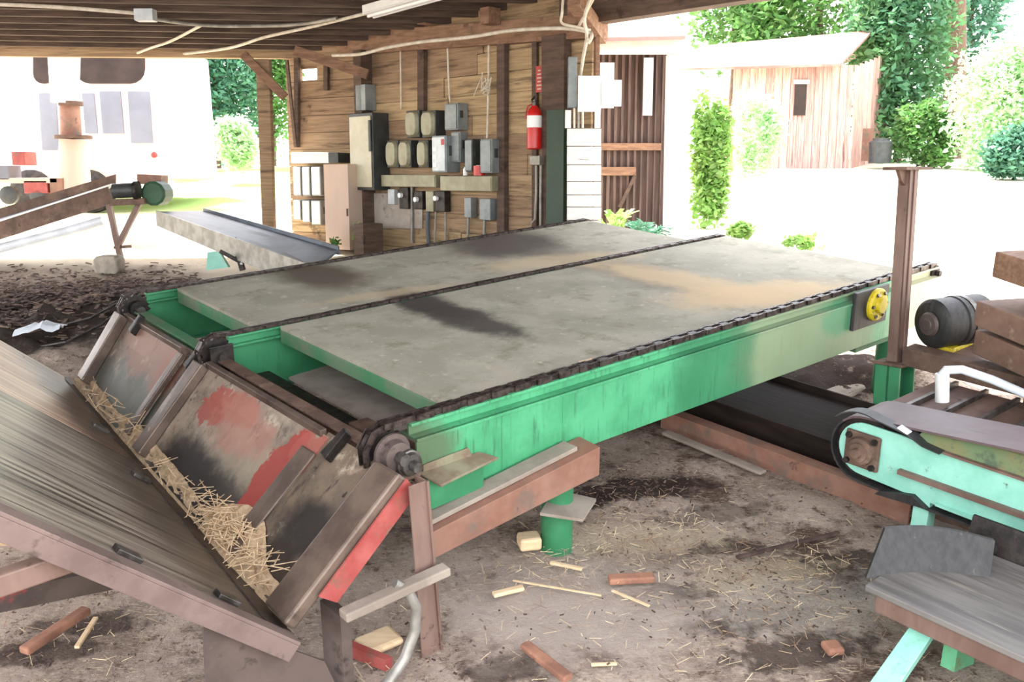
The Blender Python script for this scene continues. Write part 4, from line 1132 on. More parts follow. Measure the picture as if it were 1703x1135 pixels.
MB().box((a.x, -.15, a.z), (b_.x, -.09, b_.z)).build('casing', M['conduit'], ob, WALL, bevel=.005)
for px, pts in ((891, ((892, 275), (892, 320), (890, 365), (884, 372))), (900, ((900, 275), (899, 330), (899, 378)))):
    MB().tube([W(x, y, .11) for x, y in pts], .012, 8).build('conduit', M['conduit'], ob, WALL, smooth=True)

# dark green board, white clad return, papers
a, b_ = W(912, 380, .10), W(942, 182, .10)
tag(MB().box((a.x, -.13, a.z - .1), (b_.x, -.095, b_.z)).build('green_board', M['dk_green'], None, WALL, base=a), 'tall dark green board between the extinguisher and the white cladding', 'board')
YC = 7.85
def C(px, py, y=YC): return DW(px, py, y)
q = MB()
edges = [386, 367, 345, 325, 303, 275, 244, 214]
for i in range(7):
    a, b_ = C(943, edges[i]), C(1000, edges[i + 1])
    q.box((a.x, YC, a.z + .006), (b_.x, YC + .03, b_.z))
a, b_ = C(943, 420), C(1000, 386)
q.box((a.x, YC, a.z), (b_.x, YC + .03, b_.z))
cl = q.build('wall_right', M['white_wood'], None, WORLD, base=C(970, 400)); tag(cl, kind='structure')
for px in (945, 994):
    a, b_ = C(px - 5, 213), C(px + 5, 183)
    MB().box((a.x, YC, a.z), (b_.x, YC + .05, b_.z)).build('post_stub', M['white_wood'], cl, WORLD)
for i, px in enumerate((955, 962, 969)):
    tag(MB().tube([C(px, 213, YC + .01), C(px, 180, YC + .01)], .010, 8).build('conduit', M['conduit' if i % 2 else 'cable'], None, WORLD, base=C(px, 213), smooth=True), 'short conduit above the white cladding, %s of three' % ('left', 'middle', 'right')[i], 'conduit')
q = MB()
a, b_ = C(986, 400, YC + .06), C(998, 60, YC + .06)
q.box((a.x, YC + .06, a.z), (b_.x, YC + .18, b_.z))
tag(q.build('timber_post', M['timber'], None, WORLD, base=a, bevel=.004), 'timber post behind the white cladding carrying the roof corner', 'post')
for (x0, y0, x1, y1, yy, lab) in ((961, 126, 1000, 186, YC - .03, 'large white paper notice above the white cladding'), (997, 104, 1022, 180, YC - .02, 'tall white paper notice between the other two'), (1000, 133, 1034, 177, YC - .045, 'white paper notice overlapping the doorway')):
    a, b_ = C(x0, y1, yy), C(x1, y0, yy)
    tag(MB().box((a.x, yy, a.z), (b_.x, yy + .006, b_.z)).build('paper_notice', M['paper'], None, WORLD, base=a), lab, 'notice')
a, b_ = C(944, 180, YC + .05), C(960, 95, YC + .05)
tag(MB().box((a.x, YC + .02, a.z), (b_.x, YC + .12, b_.z)).build('meter_box', M['grey_box'], None, WORLD, base=a, bevel=.006), 'weathered grey box high on the post left of the notices', 'electrical box')

# doorway lean-to: header, white post, plank wall, roof
YD = 10.5
a, b_ = DW(984, 90, YD), DW(1134, 66, YD)
tag(MB().box((a.x, YD - .1, a.z), (b_.x, YD + .05, b_.z)).build('door_header', M['white_wood'], None, WORLD, base=a, bevel=.006), 'sunlit white header beam over the plank doorway', 'beam')
a, b_ = DW(1118, 408, YD), DW(1123, 90, YD)
tag(MB().slab([(a.x - .09, YD, a.z - .1), (a.x + .09, YD, a.z - .1), (b_.x + .08, YD, b_.z), (b_.x - .08, YD, b_.z)], (0, .14, 0)).build('white_post', M['white_wood'], None, WORLD, base=a, bevel=.008), 'white painted post at the right of the plank doorway', 'post')
YP = 11.4
dw = thing('door_1', None, None, WORLD, DW(1050, 390, YP), kind='structure')
q = MB()
x = 985.0
while x < 1125:
    a, b_ = DW(x, 402, YP), DW(x + 11, 78, YP)
    q.box((a.x, YP + random.uniform(0, .004), a.z - .1), (b_.x - .003, YP + .04, b_.z))
    x += 11
a, b_ = DW(940, 402, YP + .04), DW(1125, 60, YP + .04)
q.box((a.x, YP + .041, a.z - .1), (b_.x, YP + .06, b_.z))
q.build('plank_face', mat('dark_purple_brown_planks', (82, 64, 58), (104, 86, 78), 4, 0.85, 0, (5, 5, 0.5), over=[((62, 48, 44), 4, 0.55, 0.7, (5, 5, .4))], island=.12), dw, WORLD)
for (y0, y1) in ((238, 250), (278, 292)):
    a, b_ = DW(1000, y1, YP - .03), DW(1100 if y0 < 260 else 1058, y0, YP - .03)
    MB().box((a.x, YP - .03, a.z), (b_.x, YP, b_.z)).build('ledge', M['timber'], dw, WORLD)
MB().bar(DW(1030, 345, YP - .02), DW(1056, 292, YP - .02), .04, .09, (0, 1, 0)).build('door_brace', M['dark_wood'], dw, WORLD)
a, b_ = DW(1069, 192, YP - .08), DW(1087, 96, YP - .08)
tag(MB().box((a.x, YP - .08, a.z), (b_.x, YP - .05, b_.z)).build('white_strip', M['plastic'], None, WORLD, base=a), 'pale hanging strip on the brown plank wall inside the doorway', 'strip')
q = MB().slab([DW(940, 70, 10.2), DW(1140, 66, 10.2), DW(1128, 40, 13.0), DW(950, 44, 13.0)], (0, 0, .04))
tag(q.build('lean_to_roof', M['tin'], None, WORLD, base=DW(1050, 66, 10.2)), 'low faded tin roof over the plank doorway', 'roof', kind='thing')

# sunlit cabinets on the left wing
WH = ('grey_box', 'white_box')  # grey casings put shade on the sides of the white boxes
for i, (x0, x1) in enumerate(((489, 500), (504, 515), (519, 533))):
    ebox('disconnect_box', 'sunlit white disconnect box, upper row, %s' % ('nearest the open side', 'the middle one', 'beside the plywood cabinet')[i], x0, 277, x1, 326, 0.22, WH, frame=LW, fn=Wl)
    ebox('disconnect_box', 'sunlit white disconnect box, lower row, %s' % ('nearest the open side', 'the middle one', 'beside the plywood cabinet')[i], x0, 333, x1, 366 + i * 4, 0.2, WH, frame=LW, fn=Wl)
a, b_ = Wl(484, 272, .2), Wl(546, 253, .2)
tag(MB().box((a.x, -.2, a.z), (b_.x, 0, b_.z)).build('wireway', M['white_box'], None, LW, base=a, bevel=.005), 'sunlit white wireway over the white disconnect boxes', 'wireway')
a, b_ = Wl(546, 271, .21), Wl(562, 254, .21)
tag(MB().box((a.x, -.21, a.z), (b_.x, 0, b_.z)).build('junction_box', M['dark_box'], None, LW, base=a, bevel=.005), 'small dark grey box at the end of the white wireway', 'electrical box')
a, b_ = Wl(542, 405, .42), Wl(578, 273, .42)
pc_ = thing('plywood_cabinet', 'pinkish plywood cabinet standing below the dark grey box', 'cabinet', LW, (a.x, -.3, a.z))
MB().box((a.x, -.42, a.z - .06), (b_.x, -.06, b_.z)).build('cabinet_body', M['plywood'], pc_, LW, bevel=.004)
MB().box((b_.x - .03, -.428, a.z + .3), (b_.x - .01, -.42, a.z + .38)).build('latch', M['rust'], pc_, LW)
a, b_ = W(615, 410, .25), W(630, 372, .25)
tag(MB().cbox((a.x, -.45, a.z - .08), (b_.x, -.2, b_.z), .01).build('dark_bin', M['dark_wood'], None, WALL, base=a), 'dark brown bin standing at the wall foot under the cream cabinet', 'bin')

# =============================================================== ROOF
def roof_z(x, y): return 3.56 + 0.06 * (10.9 - y)
E0, E1 = DW(-40, 91, 10.5), DW(500, 99, 10.95)
rdir = (E1 - E0).normalized()
def RP(px, y, dz=0):   # roof point at a picture column and depth
    x = (px - CX) / FPX * y * 1.02
    return Vector((x, y, roof_z(x, y) + dz))
edge0 = DW(992, 40, 8.0); edge1 = edge0 + WB * 7.5
rc = thing('ceiling', None, None, WORLD, (0, 6, 4), kind='structure')
q = MB()
pts = [(-9.0, 10.35), (-2.4, 11.05), (-1.75, 10.9), (edge0.x + .02, edge0.y + .05), (edge1.x, edge1.y), (edge1.x, 0.6), (-9.0, 0.6)]
q.slab([(x, y, roof_z(x, y) + .10) for x, y in pts], (0, 0, .05))
q.build('roof_deck', M['roof_board'], rc)
# purlins parallel to the eave
yy = 10.72
i = 0
while yy > 1.0:
    def line(x): return yy + 0.08 * (x + 2.5)
    xr = min(edge0.x + (edge0.y - yy) * 0.96 - .1, 5.5)
    if yy > 8.0: xr = min(xr, 0.75 - (yy - 7.9) * 1.0)
    a = Vector((-8.9, line(-8.9), roof_z(0, line(-8.9)) + 0.03)); b_ = Vector((xr, line(xr), roof_z(0, line(xr)) + 0.03))
    MB().bar(a, b_, 0.05, 0.14).build('purlin', M['purlin'], rc)
    yy -= 0.30
    i += 1
for xx in (-7.2, -4.6, -2.0):
    a = Vector((xx, 9.3, roof_z(0, 9.3) + .04)); b_ = Vector((xx + .3, 1.0, roof_z(0, 1.0) + .04))
q = MB().bar(E0 + Vector((-5.5, -.18, .09)), E1 + Vector((0.1, 0, .09)), 0.10, 0.17)
tag(q.build('eave_beam', M['wall_board'], None, WORLD, base=E1), 'long timber eave beam along the open left side of the shed', 'beam')
q = MB().bar(edge0 + Vector((-.25, .26, .20)), edge1 + Vector((0, 0, .20)), 0.14, 0.40)
tag(q.build('edge_beam', M['dark_wood'], None, WORLD, base=edge0), 'heavy dark beam along the open right side of the roof', 'beam')
q = MB().bar(DW(1000, 62, 8.1), DW(955, 0, 7.5), .10, .12)
tag(q.build('knee_brace', M['timber'], None, WORLD, base=DW(1000, 62, 8.1)), 'short knee brace under the roof corner by the hanging cables', 'brace')
# fluorescent fixture, conduit, cables under the roof
def RF(px, py, gap=.06):
    o, d = CAM, ray(px, py)          # meets the underside of the purlins
    t_ = (3.56 + .06 * 10.9 - gap - .04 - o.z - .06 * o.y) / (d.z + .06 * d.y)
    return o + d * t_
fa = RF(612, 17, .05)
fb_ = fa + WB * 2.0 + Vector((0, 0, .085))
fx = thing('fluorescent_fixture', 'white fluorescent tube fixture hanging under the roof boards', 'light fixture', WORLD, fa)
MB().bar(fa, fb_, .13, .07).build('housing', M['white_box'], fx, WORLD, bevel=.006)
MB().bar(fa + WB * .03 + Vector((0, 0, -.045)), fb_ - WB * .03 + Vector((0, 0, -.045)), .16, .008).build('reflector', M['white_box'], fx, WORLD)
for s_ in (-.03, .03):
    MB().cyl(fa + WB * .04 + WN * s_ + Vector((0, 0, -.06)), fb_ - WB * .04 + WN * s_ + Vector((0, 0, -.06)), .013, 10).build('tube', M['paper'], fx, WORLD, smooth=True)
def cable(label, pts, r=.011, m='cable', name='cable'):
    P = [DW(*p) if len(p) == 3 else RF(*p, .02) for p in pts]
    # smooth the run a little
    Q = []
    for i in range(len(P) - 1):
        p0, p1, p2, p3 = P[max(i - 1, 0)], P[i], P[i + 1], P[min(i + 2, len(P) - 1)]
        for k in range(5):
            t = k / 5
            Q.append(0.5 * ((2 * p1) + (p2 - p0) * t + (2 * p0 - 5 * p1 + 4 * p2 - p3) * t * t + (3 * p1 - p0 - 3 * p2 + p3) * t ** 3))
    Q.append(P[-1])
    return tag(MB().tube(Q, r, 8).build(name, M[m], None, WORLD, base=Q[0], smooth=True), label, 'cable')
jb = RF(242, 25, .05)
tag(MB().box((jb.x - .085, jb.y - .06, jb.z - .055), (jb.x + .085, jb.y + .06, jb.z + .05)).build('junction_box', M['light_box'], None, WORLD, base=jb, bevel=.006), 'small white junction box under the roof at the upper left', 'electrical box')
cable('white conduit coming from the left edge to the roof junction box', ((-30, 6), (100, 12), (228, 22)), .017)
cable('grey conduit from the roof junction box across the purlins', ((257, 32), (340, 42), (430, 43), (500, 40), (560, 30)), .017, 'conduit')
cable('pale cable branching down from the grey roof conduit to the eave', ((335, 42), (285, 68), (250, 80), (224, 90)), .014)
cable('pale cable running along the eave up to the fluorescent fixture', ((290, 91), (380, 80), (440, 62), (520, 44), (618, 20)), .016)
cable('thick pale cable sagging along the top of the switch wall', ((553, 92, 9.9), (600, 90, 9.6), (640, 80, 9.3), (700, 70, 9.0), (780, 62, 8.6), (850, 51, 8.2), (930, 47, 7.9), (975, 52, 7.7), (984, 60, 7.6), (978, 72, 7.6)), .016)
cable('white cable hanging down from the roof to the notices', ((985, -10, 7.4), (972, 30, 7.5), (976, 60, 7.6), (970, 95, 7.8), (965, 128, 7.95)), .014)
cable('thin white cable dropping from the roof and turning right', ((937, -10, 7.5), (935, 20, 7.6), (934, 38, 7.6), (955, 44, 7.6), (982, 50, 7.65)), .011)
cable('second pale cable crossing beside the hanging one', ((990, -8, 7.5), (975, 20, 7.6), (962, 44, 7.7)), .012)

# =============================================================== LEFT YARD CONVEYORS
lc = thing('incline_conveyor', 'brown inclined conveyor trough with a dark motor on V-shaped legs, far left', 'conveyor', WORLD, SITE @ GS(205, 435))
YL = (SITE @ GS(205, 435)).y
def K(px, py, dy=0): return DW(px, py, YL + dy)
def kq(pts, dy, vec): return MB().slab([K(x, y, dy) for x, y in pts], vec)
kq([(-120, 407), (178, 308), (188, 338), (-120, 437)], 0, (0, .02, 0)).build('side_rail', M['rust'], lc)
kq([(-120, 382), (192, 290), (192, 306), (-120, 406)], .35, (0, .02, 0)).build('side_rail', M['rust'], lc)
MB().slab([K(-120, 411, .02), K(180, 312, .02), K(190, 304, .35), K(-120, 400, .35)], (0, 0, -.02)).build('belt', M['belt_blue'], lc)
MB().slab([K(-120, 405, -.01), K(184, 306, -.01), K(184, 309, -.01), K(-120, 408, -.01)], (0, .04, 0)).build('top_lip', M['white_box'], lc)
a, b_ = K(188, 318, -.12), K(226, 316, -.12)
mq = MB().lathe(a, b_, [(0, .05), (.01, .075), ((b_ - a).length - .02, .075), ((b_ - a).length, .05)], 20).build('motor', M['dark_box'], lc, smooth=True)
MB().lathe(K(224, 317, -.12), K(234, 317, -.12), [(0, .095), (.04, .095)], 20).build('pulley', M['black'], lc, smooth=True)
a = K(254, 322, -.1)
MB().lathe(a, a + Vector((0, 1, 0)), [(0, .10), (.015, .125), (.25, .125), (.27, .09)], 12).build('drum_guard', M['drum_green'], lc)
kq([(228, 290), (268, 292), (268, 308), (228, 306)], .1, (0, .2, 0)).build('top_block', M['rust_red'], lc)
kq([(182, 332), (240, 330), (240, 340), (182, 343)], -.15, (0, .3, 0)).build('motor_bed', M['rust'], lc)
for (x0, y0, x1, y1) in ((181, 340, 202, 436), (232, 338, 197, 408)):
    a, b_ = K(x0, y0), K(x1, y1)
    MB().bar(a, b_, .05, .05, (0, 1, 0)).build('leg', M['rust_post'], lc)
MB().bar(K(190, 412), K(218, 410), .03, .03, (0, 1, 0)).build('foot_bar', M['rust'], lc)
P = [K(-120, 448, .1), K(0, 413, .1), K(110, 385, .1), K(172, 367, .1)]
tag(MB().tube(P, .05, 12).build('drain_pipe', M['plastic'], None, WORLD, base=P[0], smooth=True), 'pale round pipe slung under the brown inclined conveyor', 'pipe')
sp_ = SITE @ GS(183, 452)
tag(MB().cbox((sp_.x - .12, sp_.y - .1, sp_.z - .02), (sp_.x + .12, sp_.y + .1, sp_.z + .16), .03).build('stone_block', M['concrete'], None, WORLD, base=sp_, bevel=.02), 'grey stone block at the foot of the V-shaped conveyor legs', 'block')

# slate-blue belt conveyor behind the deck
sc = thing('belt_conveyor', 'slate blue belt conveyor with pale side wall behind the far deck rail', 'conveyor', WORLD, SITE @ GS(400, 440))
def T(px, py, y): return DW(px, py, y)
n0, n1 = T(262, 352, 9.3), T(525, 445, 7.2)
f0, f1 = T(338, 351, 9.7), T(562, 416, 7.7)
MB().slab([n0, n1, f1, f0], (0, 0, -.02)).build('belt', M['belt_blue'], sc)
MB().slab([n0 + Vector((0, 0, .01)), n1 + Vector((0, 0, .01)), n1 + Vector((0, 0, -.20)), n0 + Vector((0, 0, -.14))], (-.01, -.02, 0)).build('side_wall', M['conduit'], sc)
MB().slab([f0 + Vector((0, 0, .03)), f1 + Vector((0, 0, .03)), f1 + Vector((0, 0, -.04)), f0 + Vector((0, 0, -.04))], (.01, .02, 0)).build('side_wall', M['belt_blue'], sc)
MB().slab([T(345, 420, 8.4), T(364, 418, 8.4), T(380, 445, 8.4), T(343, 450, 8.4)], (0, .06, 0)).build('leg', M['mint'], sc)
MB().bar(T(388, 396, 8.2), T(404, 450, 8.2), .04, .06, (0, 1, 0)).build('leg', M['black'], sc)
MB().bar(T(397, 398, 8.15), T(402, 440, 8.15), .02, .03, (0, 1, 0)).build('strut', M['white_box'], sc)
MB().bar(T(366, 418, 8.1), T(400, 436, 8.1), .03, .03, (0, 1, 0)).build('strut', M['black'], sc)

# debris by the far end of the hopper : cables, plastic bag
for i, (pts, lab) in enumerate(((((40, 560), (90, 545), (150, 530), (195, 505)), 'dark cable looping over the soil beside the hopper end'), (((50, 580), (110, 570), (170, 540), (205, 512)), 'second dark cable beside the hopper end, nearer the chute'))):
    P = [SITE @ GS(x, y, .10 + .25 * k / 3) for k, (x, y) in enumerate(pts)]
    tag(MB().tube(P, .009, 8).build('cable', M['black'], None, WORLD, base=P[0], smooth=True), lab, 'cable')
q = MB()
c = GS(66, 543, .28)
for i in range(9):
    for j in range(7):
        q.v.append(SITE @ Vector((c.x + (i - 4) * .034, c.y + (j - 3) * .026 + (i - 4) * .012, .24 + .07 * abs(noise.noise(Vector((i * .7, j * .8, 2)))) + .05 * math.cos((i - 4) * .35) * math.cos((j - 3) * .4))))
for i in range(8):
    for j in range(6):
        a = i * 7 + j
        q.f.append((a, a + 1, a + 8, a + 7))
tag(q.build('plastic_sheet', M['plastic'], None, WORLD, base=SITE @ c, smooth=True), 'crumpled white plastic sheet on the dark soil beside the hopper', 'plastic sheet')

# =============================================================== LOOSE LITTER
def flat(px, py, z=.012): return GS(px, py, z)
def stick(name, label, x0, y0, x1, y1, w, m, cat='stick', h=None):
    a, b_ = flat(x0, y0), flat(x1, y1)
    q = MB().bar(a + Vector((0, 0, (h or w * .6) / 2)), b_ + Vector((0, 0, (h or w * .6) / 2)), w, h or w * .6)
    return tag(q.build(name, M[m], None, SITE, base=(a + b_) / 2, bevel=w * .15), label, cat)
stick('wood_splinter', 'bright pale splinter on the floor beside the hopper post', 820, 993, 870, 981, .03, 'stick')
stick('wood_splinter', 'tiny pale splinter lying alone near the bottom edge of the floor', 983, 1108, 1026, 1106, .014, 'stick')
stick('wood_splinter', 'pale splinter just below the green pipe leg', 915, 938, 968, 949, .02, 'stick')
stick('wood_splinter', 'long thin pale stick across the floor below the pipe leg', 853, 967, 1000, 992, .010, 'stick')
stick('wood_splinter', 'thin pale stick further right on the floor, toward the bark litter', 1018, 984, 1080, 1010, .012, 'stick')
stick('bark_strip', 'long reddish bark strip slanting to the bottom edge', 872, 1078, 945, 1135, .045, 'stick_red', 'bark strip')
stick('bark_strip', 'flat reddish bark strip in the middle of the floor litter', 1012, 970, 1088, 966, .05, 'stick_red', 'bark strip')
stick('long_stick', 'long dark stick on the floor left of the black rubber flap', 1225, 930, 1395, 888, .022, 'bark')
stick('wood_chunk', 'orange-brown wood chunk near the mint leg', 1370, 1085, 1398, 1082, .07, 'stick_red', 'wood chunk', .03)
stick('wood_chunk', 'tan wood chunk on the floor left of the pipe leg', 862, 912, 898, 908, .09, 'stick', 'wood chunk', .06)
stick('wood_chunk', 'pale flat offcut lying on the floor under the hopper post', 600, 1085, 660, 1060, .12, 'stick', 'wood chunk', .03)
stick('pale_board', 'pale dusty board on the ground between the deck and the green stub', 1320, 690, 1490, 622, .16, 'dust_pan', 'board', .04)
stick('floor_board', 'thin grey board sunk in the floor beside the rusty rail', 1105, 722, 1270, 790, .06, 'dust_pan', 'board', .02)
stick('wood_splinter', 'pale splinter lying on the floor at lower left under the chute', 128, 1080, 160, 1030, .02, 'stick')
stick('bark_strip', 'curved dark bark strip under the chute at lower left', 40, 1090, 145, 1020, .05, 'stick_red', 'bark strip')

def scatter(name, label, n, regions, mk, m):
    q = MB()
    for i in range(n):
        r = random.choices(regions, [k[4] for k in regions])[0]
        px, py = random.gauss(r[0], r[2]), random.gauss(r[1], r[3])
        if py < 560 or py > 1250 or px < -60 or px > 1760: continue
        p = GS(px, py)
        L_, w_ = mk()
        an = random.uniform(0, PI)
        d = Vector((math.cos(an), math.sin(an), random.uniform(-.12, .25))) * L_ / 2
        z = .008 + random.random() * .02 + abs(d.z)
        p = Vector((p.x, p.y, z + ground_bump(p.x, p.y * math.cos(TILT)) * .9))
        q.bar(p - d, p + d, w_, w_ * .35, (random.uniform(-.3, .3), random.uniform(-.3, .3), 1))
    c = SITE @ Vector((0.6, 4, 0))
    return tag(q.build(name, m, None, SITE, base=(0.6, 4, 0)), label, name.replace('_', ' '), kind='stuff')
REG = [(1060, 890, 90, 28, 4), (1270, 950, 90, 35, 4), (940, 950, 60, 25, 1.5), (1180, 1040, 200, 60, 2), (900, 1050, 150, 60, 1), (150, 1050, 130, 50, 1.6), (1400, 1060, 120, 50, 1.5), (1050, 820, 80, 30, 1.5), (650, 1060, 60, 40, .7)]
scatter('straw_litter', 'pale straw and thin shavings scattered over the dirt floor', 2000, REG, lambda: (random.uniform(.012, .07), random.uniform(.001, .003)), M['straw'])
REG2 = [(1040, 812, 70, 22, 3), (1250, 965, 110, 60, 3), (1300, 1030, 150, 50, 2), (1330, 640, 90, 30, 4), (800, 1090, 90, 40, 1), (150, 1060, 130, 50, 1.5), (1150, 860, 150, 40, 1.5)]
scatter('bark_litter', 'dark bark chips scattered over the dirt floor', 1100, REG2, lambda: (random.uniform(.006, .022), random.uniform(.003, .008)), M['bark'])
# bark pile on the far-left mound
q = MB()
for i in range(2200):
    px, py = random.uniform(-40, 340), (random.gauss(505, 30) if i < 1700 else random.uniform(520, 600))
    if py < 440 or py > 606 or (py > 520 and px > 190): continue
    p = SITE @ GS(px, py, 0)
    p = Vector((p.x, p.y, world_ground(p.x, p.y) + ground_bump(p.x, p.y) + .01))
    an = random.uniform(0, PI); L_ = random.uniform(.02, .09)
    d = Vector((math.cos(an), math.sin(an), random.uniform(-.2, .3))) * L_ / 2
    q.bar(p - d, p + d, random.uniform(.008, .028), .008)
tag(q.build('bark_debris', M['bark'], None, WORLD, base=SITE @ GS(140, 510)), 'dark bark debris covering the mound left of the hopper', 'bark debris', kind='stuff')
# chips on the deck
q = MB()
for i in range(420):
    px, py = (random.gauss(1260, 70), random.gauss(492, 14)) if i < 200 else ((random.gauss(1120, 60), random.gauss(465, 10)) if i < 300 else (random.gauss(680, 60), random.gauss(485, 8)))
    p = Lz(px, py, .795)
    if not (0.35 < p.x < 3.9 and .08 < p.y < 2.5): continue
    if 1.44 < p.y < 1.62: continue
    an = random.uniform(0, PI); L_ = random.uniform(.012, .05)
    d = Vector((math.cos(an), math.sin(an), 0)) * L_ / 2
    q.bar(p - d, p + d, random.uniform(.004, .012), .004)
tag(q.build('wood_chips', M['straw'], None, DECK, base=(2.5, .6, .79)), 'small wood chips strewn on the dusty deck panels', 'wood chips', kind='stuff')
p0, p1 = Lz(935, 607, .797), Lz(1010, 588, .797)
tag(MB().bar(Lz(965, 604, .797), Lz(1045, 586, .797), .03, .008).build('bark_strip', M['stick'], None, DECK, base=Lz(1000, 596, .793)), 'pale splinter lying on the deck against the near chain', 'bark strip')

# =============================================================== BACKGROUND
def foliage(clumps, n, size, seed):
    r = random.Random(seed)
    q = MB()
    tot = sum(c[3] * c[4] * c[5] for c in clumps)
    for (x, y, z, rx, ry, rz) in clumps:
        k = int(n * rx * ry * rz / tot)
        for i in range(k):
            while True:
                a = Vector((r.uniform(-1, 1), r.uniform(-1, 1), r.uniform(-1, 1)))
                if 0.25 < a.length < 1: break
            a = a.normalized() * (a.length ** 0.45) * (1 + max(-.4, r.gauss(0, .16)))
            p = Vector((x + a.x * rx, y + a.y * ry, z + a.z * rz))
            s = size * r.uniform(.6, 1.4)
            d = Vector((r.gauss(0, 1), r.gauss(0, 1), r.gauss(0, .6))).normalized()
            e = d.cross(Vector((r.gauss(0, 1), r.gauss(0, 1), r.gauss(0, 1)))).normalized()
            q.poly([p - d * s, p + e * s * .45, p + d * s, p - e * s * .45], [(0, 1, 2, 3)])
    return q
def plant(name, label, cat, px, py_base, py_top, y, halfw_px, m, n=1600, leaf=.10, seed=1, trunk=True, group=None, lobes=6, foot=None):
    b0 = DW(px, py_base, y); t0 = DW(px, py_top, y)
    zg_ = world_ground(b0.x, y) if foot is None else foot
    rw = halfw_px / FPX * y
    r = random.Random(seed)
    t = thing(name, label, cat, WORLD, (b0.x, y, zg_), group)
    hz = t0.z - b0.z
    cl = [(b0.x, y, b0.z + hz * .5, rw * .7, rw * .6, hz * .42)]
    for k in range(lobes):
        cl.append((b0.x + r.uniform(-.6, .6) * rw, y + r.uniform(-.5, .5) * rw, b0.z + hz * r.uniform(.2, .85), rw * r.uniform(.3, .5), rw * r.uniform(.3, .5), hz * r.uniform(.14, .25)))
    foliage(cl, n, leaf, seed).build('crown', M[m], t, WORLD)
    if trunk:
        MB().tube([(b0.x, y, zg_ - .05), (b0.x + .05 * rw, y, zg_ + (b0.z + hz * .5 - zg_) * .5), (b0.x, y, b0.z + hz * .6)], max(.05, rw * .07), 10, max(.02, rw * .03)).build('trunk', M['trunk'], t, WORLD, smooth=True)
    return t
# trees at the right, behind the shed
plant('leafy_tree', 'deep green leafy tree right behind the old board shed', 'tree', 1490, 290, -160, 27, 105, 'leaf_dark', 11000, 0.11, 11)
plant('leafy_tree', 'tall green tree rising behind the shed roof, leaves yellowish', 'tree', 1350, 200, -260, 33, 150, 'leaf', 11000, 0.13, 12)
plant('leafy_tree', 'bright tree at the left behind the shed roof, above the doorway roof', 'tree', 1215, 130, -200, 35, 110, 'leaf', 7000, 0.13, 13)
plant('leafy_tree', 'dark tree with bare trunk rising between the shed and the right edge', 'tree', 1600, 200, -300, 32, 80, 'leaf_blue', 7000, 0.12, 14)
plant('leafy_tree', 'yellow-green tree with sunlit leaves just right of the shed roof', 'tree', 1470, 120, -220, 30, 70, 'leaf_bright', 5200, 0.11, 19)
plant('leafy_bush', 'sunlit pale bush spreading at the right edge of the yard', 'bush', 1640, 300, 60, 23, 95, 'leaf_pale', 9000, 0.075, 15, trunk=False)
plant('leafy_bush', 'low green bush at the right edge below the pale bush', 'bush', 1680, 300, 205, 20, 60, 'leaf_blue', 4000, 0.07, 16, trunk=False)
plant('leafy_bush', 'small green bush between the shed and the pale bush', 'bush', 1540, 285, 170, 24, 55, 'leaf', 3600, 0.08, 17, trunk=False)
plant('leafy_bush', 'tall sunlit bush right of the white doorway post', 'bush', 1180, 385, 150, 11.8, 42, 'leaf_bright', 3600, .05, 18, trunk=False, lobes=14)
plant('leafy_bush', 'overexposed bush in front of the left end of the old shed', 'bush', 1255, 300, 150, 20, 50, 'leaf_pale', 3200, 0.06, 20, trunk=False)
plant('leafy_bush', 'small flowering weed clump beyond the middle chain rail', 'bush', 1232, 402, 368, 9.5, 26, 'leaf_bright', 260, .04, 21, trunk=False)
plant('leafy_bush', 'flat weed patch on the bright ground beyond the deck', 'bush', 1330, 416, 390, 9.6, 36, 'leaf_bright', 260, .04, 22, trunk=False)
def weed(name, label, cat, px, py, y, h, n, leafsize, m, spread, seed, fern=False):
    r = random.Random(seed)
    b0 = DW(px, py, y)
    z0 = world_ground(b0.x, y)
    t = thing(name, label, cat, WORLD, (b0.x, y, z0))
    st, lv = MB(), MB()
    for i in range(n):
        an = 2 * PI * i / n + r.uniform(-.3, .3)
        out = Vector((math.cos(an), math.sin(an), 0)) * spread * r.uniform(.5, 1)
        hh = h * r.uniform(.65, 1)
        pts = [Vector((b0.x, y, z0)) + out * (k / 6) ** 1.3 + Vector((0, 0, hh * (math.sin(k / 6 * PI * (.62 if fern else .5))))) for k in range(7)]
        st.tube(pts, .006, 5)
        for k in range(1, 7):
            p = pts[k]; d = (pts[k] - pts[k - 1]).normalized(); sd = d.cross(Vector((0, 0, 1))).normalized()
            for s_ in (-1, 1):
                q_ = (sd * s_ + d * .5 + Vector((0, 0, r.uniform(-.2, .3)))).normalized()
                L_ = leafsize * r.uniform(.7, 1.2) * (1.2 - k / 9 if fern else 1)
                w_ = d * L_ * (.14 if fern else .34)
                lv.poly([p, p + q_ * L_ * .5 + w_, p + q_ * L_, p + q_ * L_ * .5 - w_], [(0, 1, 2, 3)])
                if fern:
                    p2 = p - d * (h * .08); lv.poly([p2, p2 + q_ * L_ * .5 + w_, p2 + q_ * L_, p2 + q_ * L_ * .5 - w_], [(0, 1, 2, 3)])
    st.build('stems', M[m], t, WORLD); lv.build('leaves', M[m], t, WORLD)
weed('broad_leaf_weed', 'broad leaved weed growing at the left foot of the doorway', 'plant', 1018, 392, 9.6, .52, 9, .12, 'leaf_bright', .20, 23)
weed('fern', 'bluish green fern at the foot of the plank door', 'fern', 1072, 398, 9.9, .36, 15, .15, 'leaf_blue', .30, 24, True)
plant('wall_weed', 'small yellow leaved weed at the foot of the switch wall', 'plant', 597, 408, 372, 9.9, 10, 'leaf_bright', 40, .05, 25, trunk=False)
plant('wall_weed', 'little green weed under the plywood cabinet', 'plant', 556, 412, 394, 9.9, 12, 'leaf', 40, .04, 26, trunk=False)
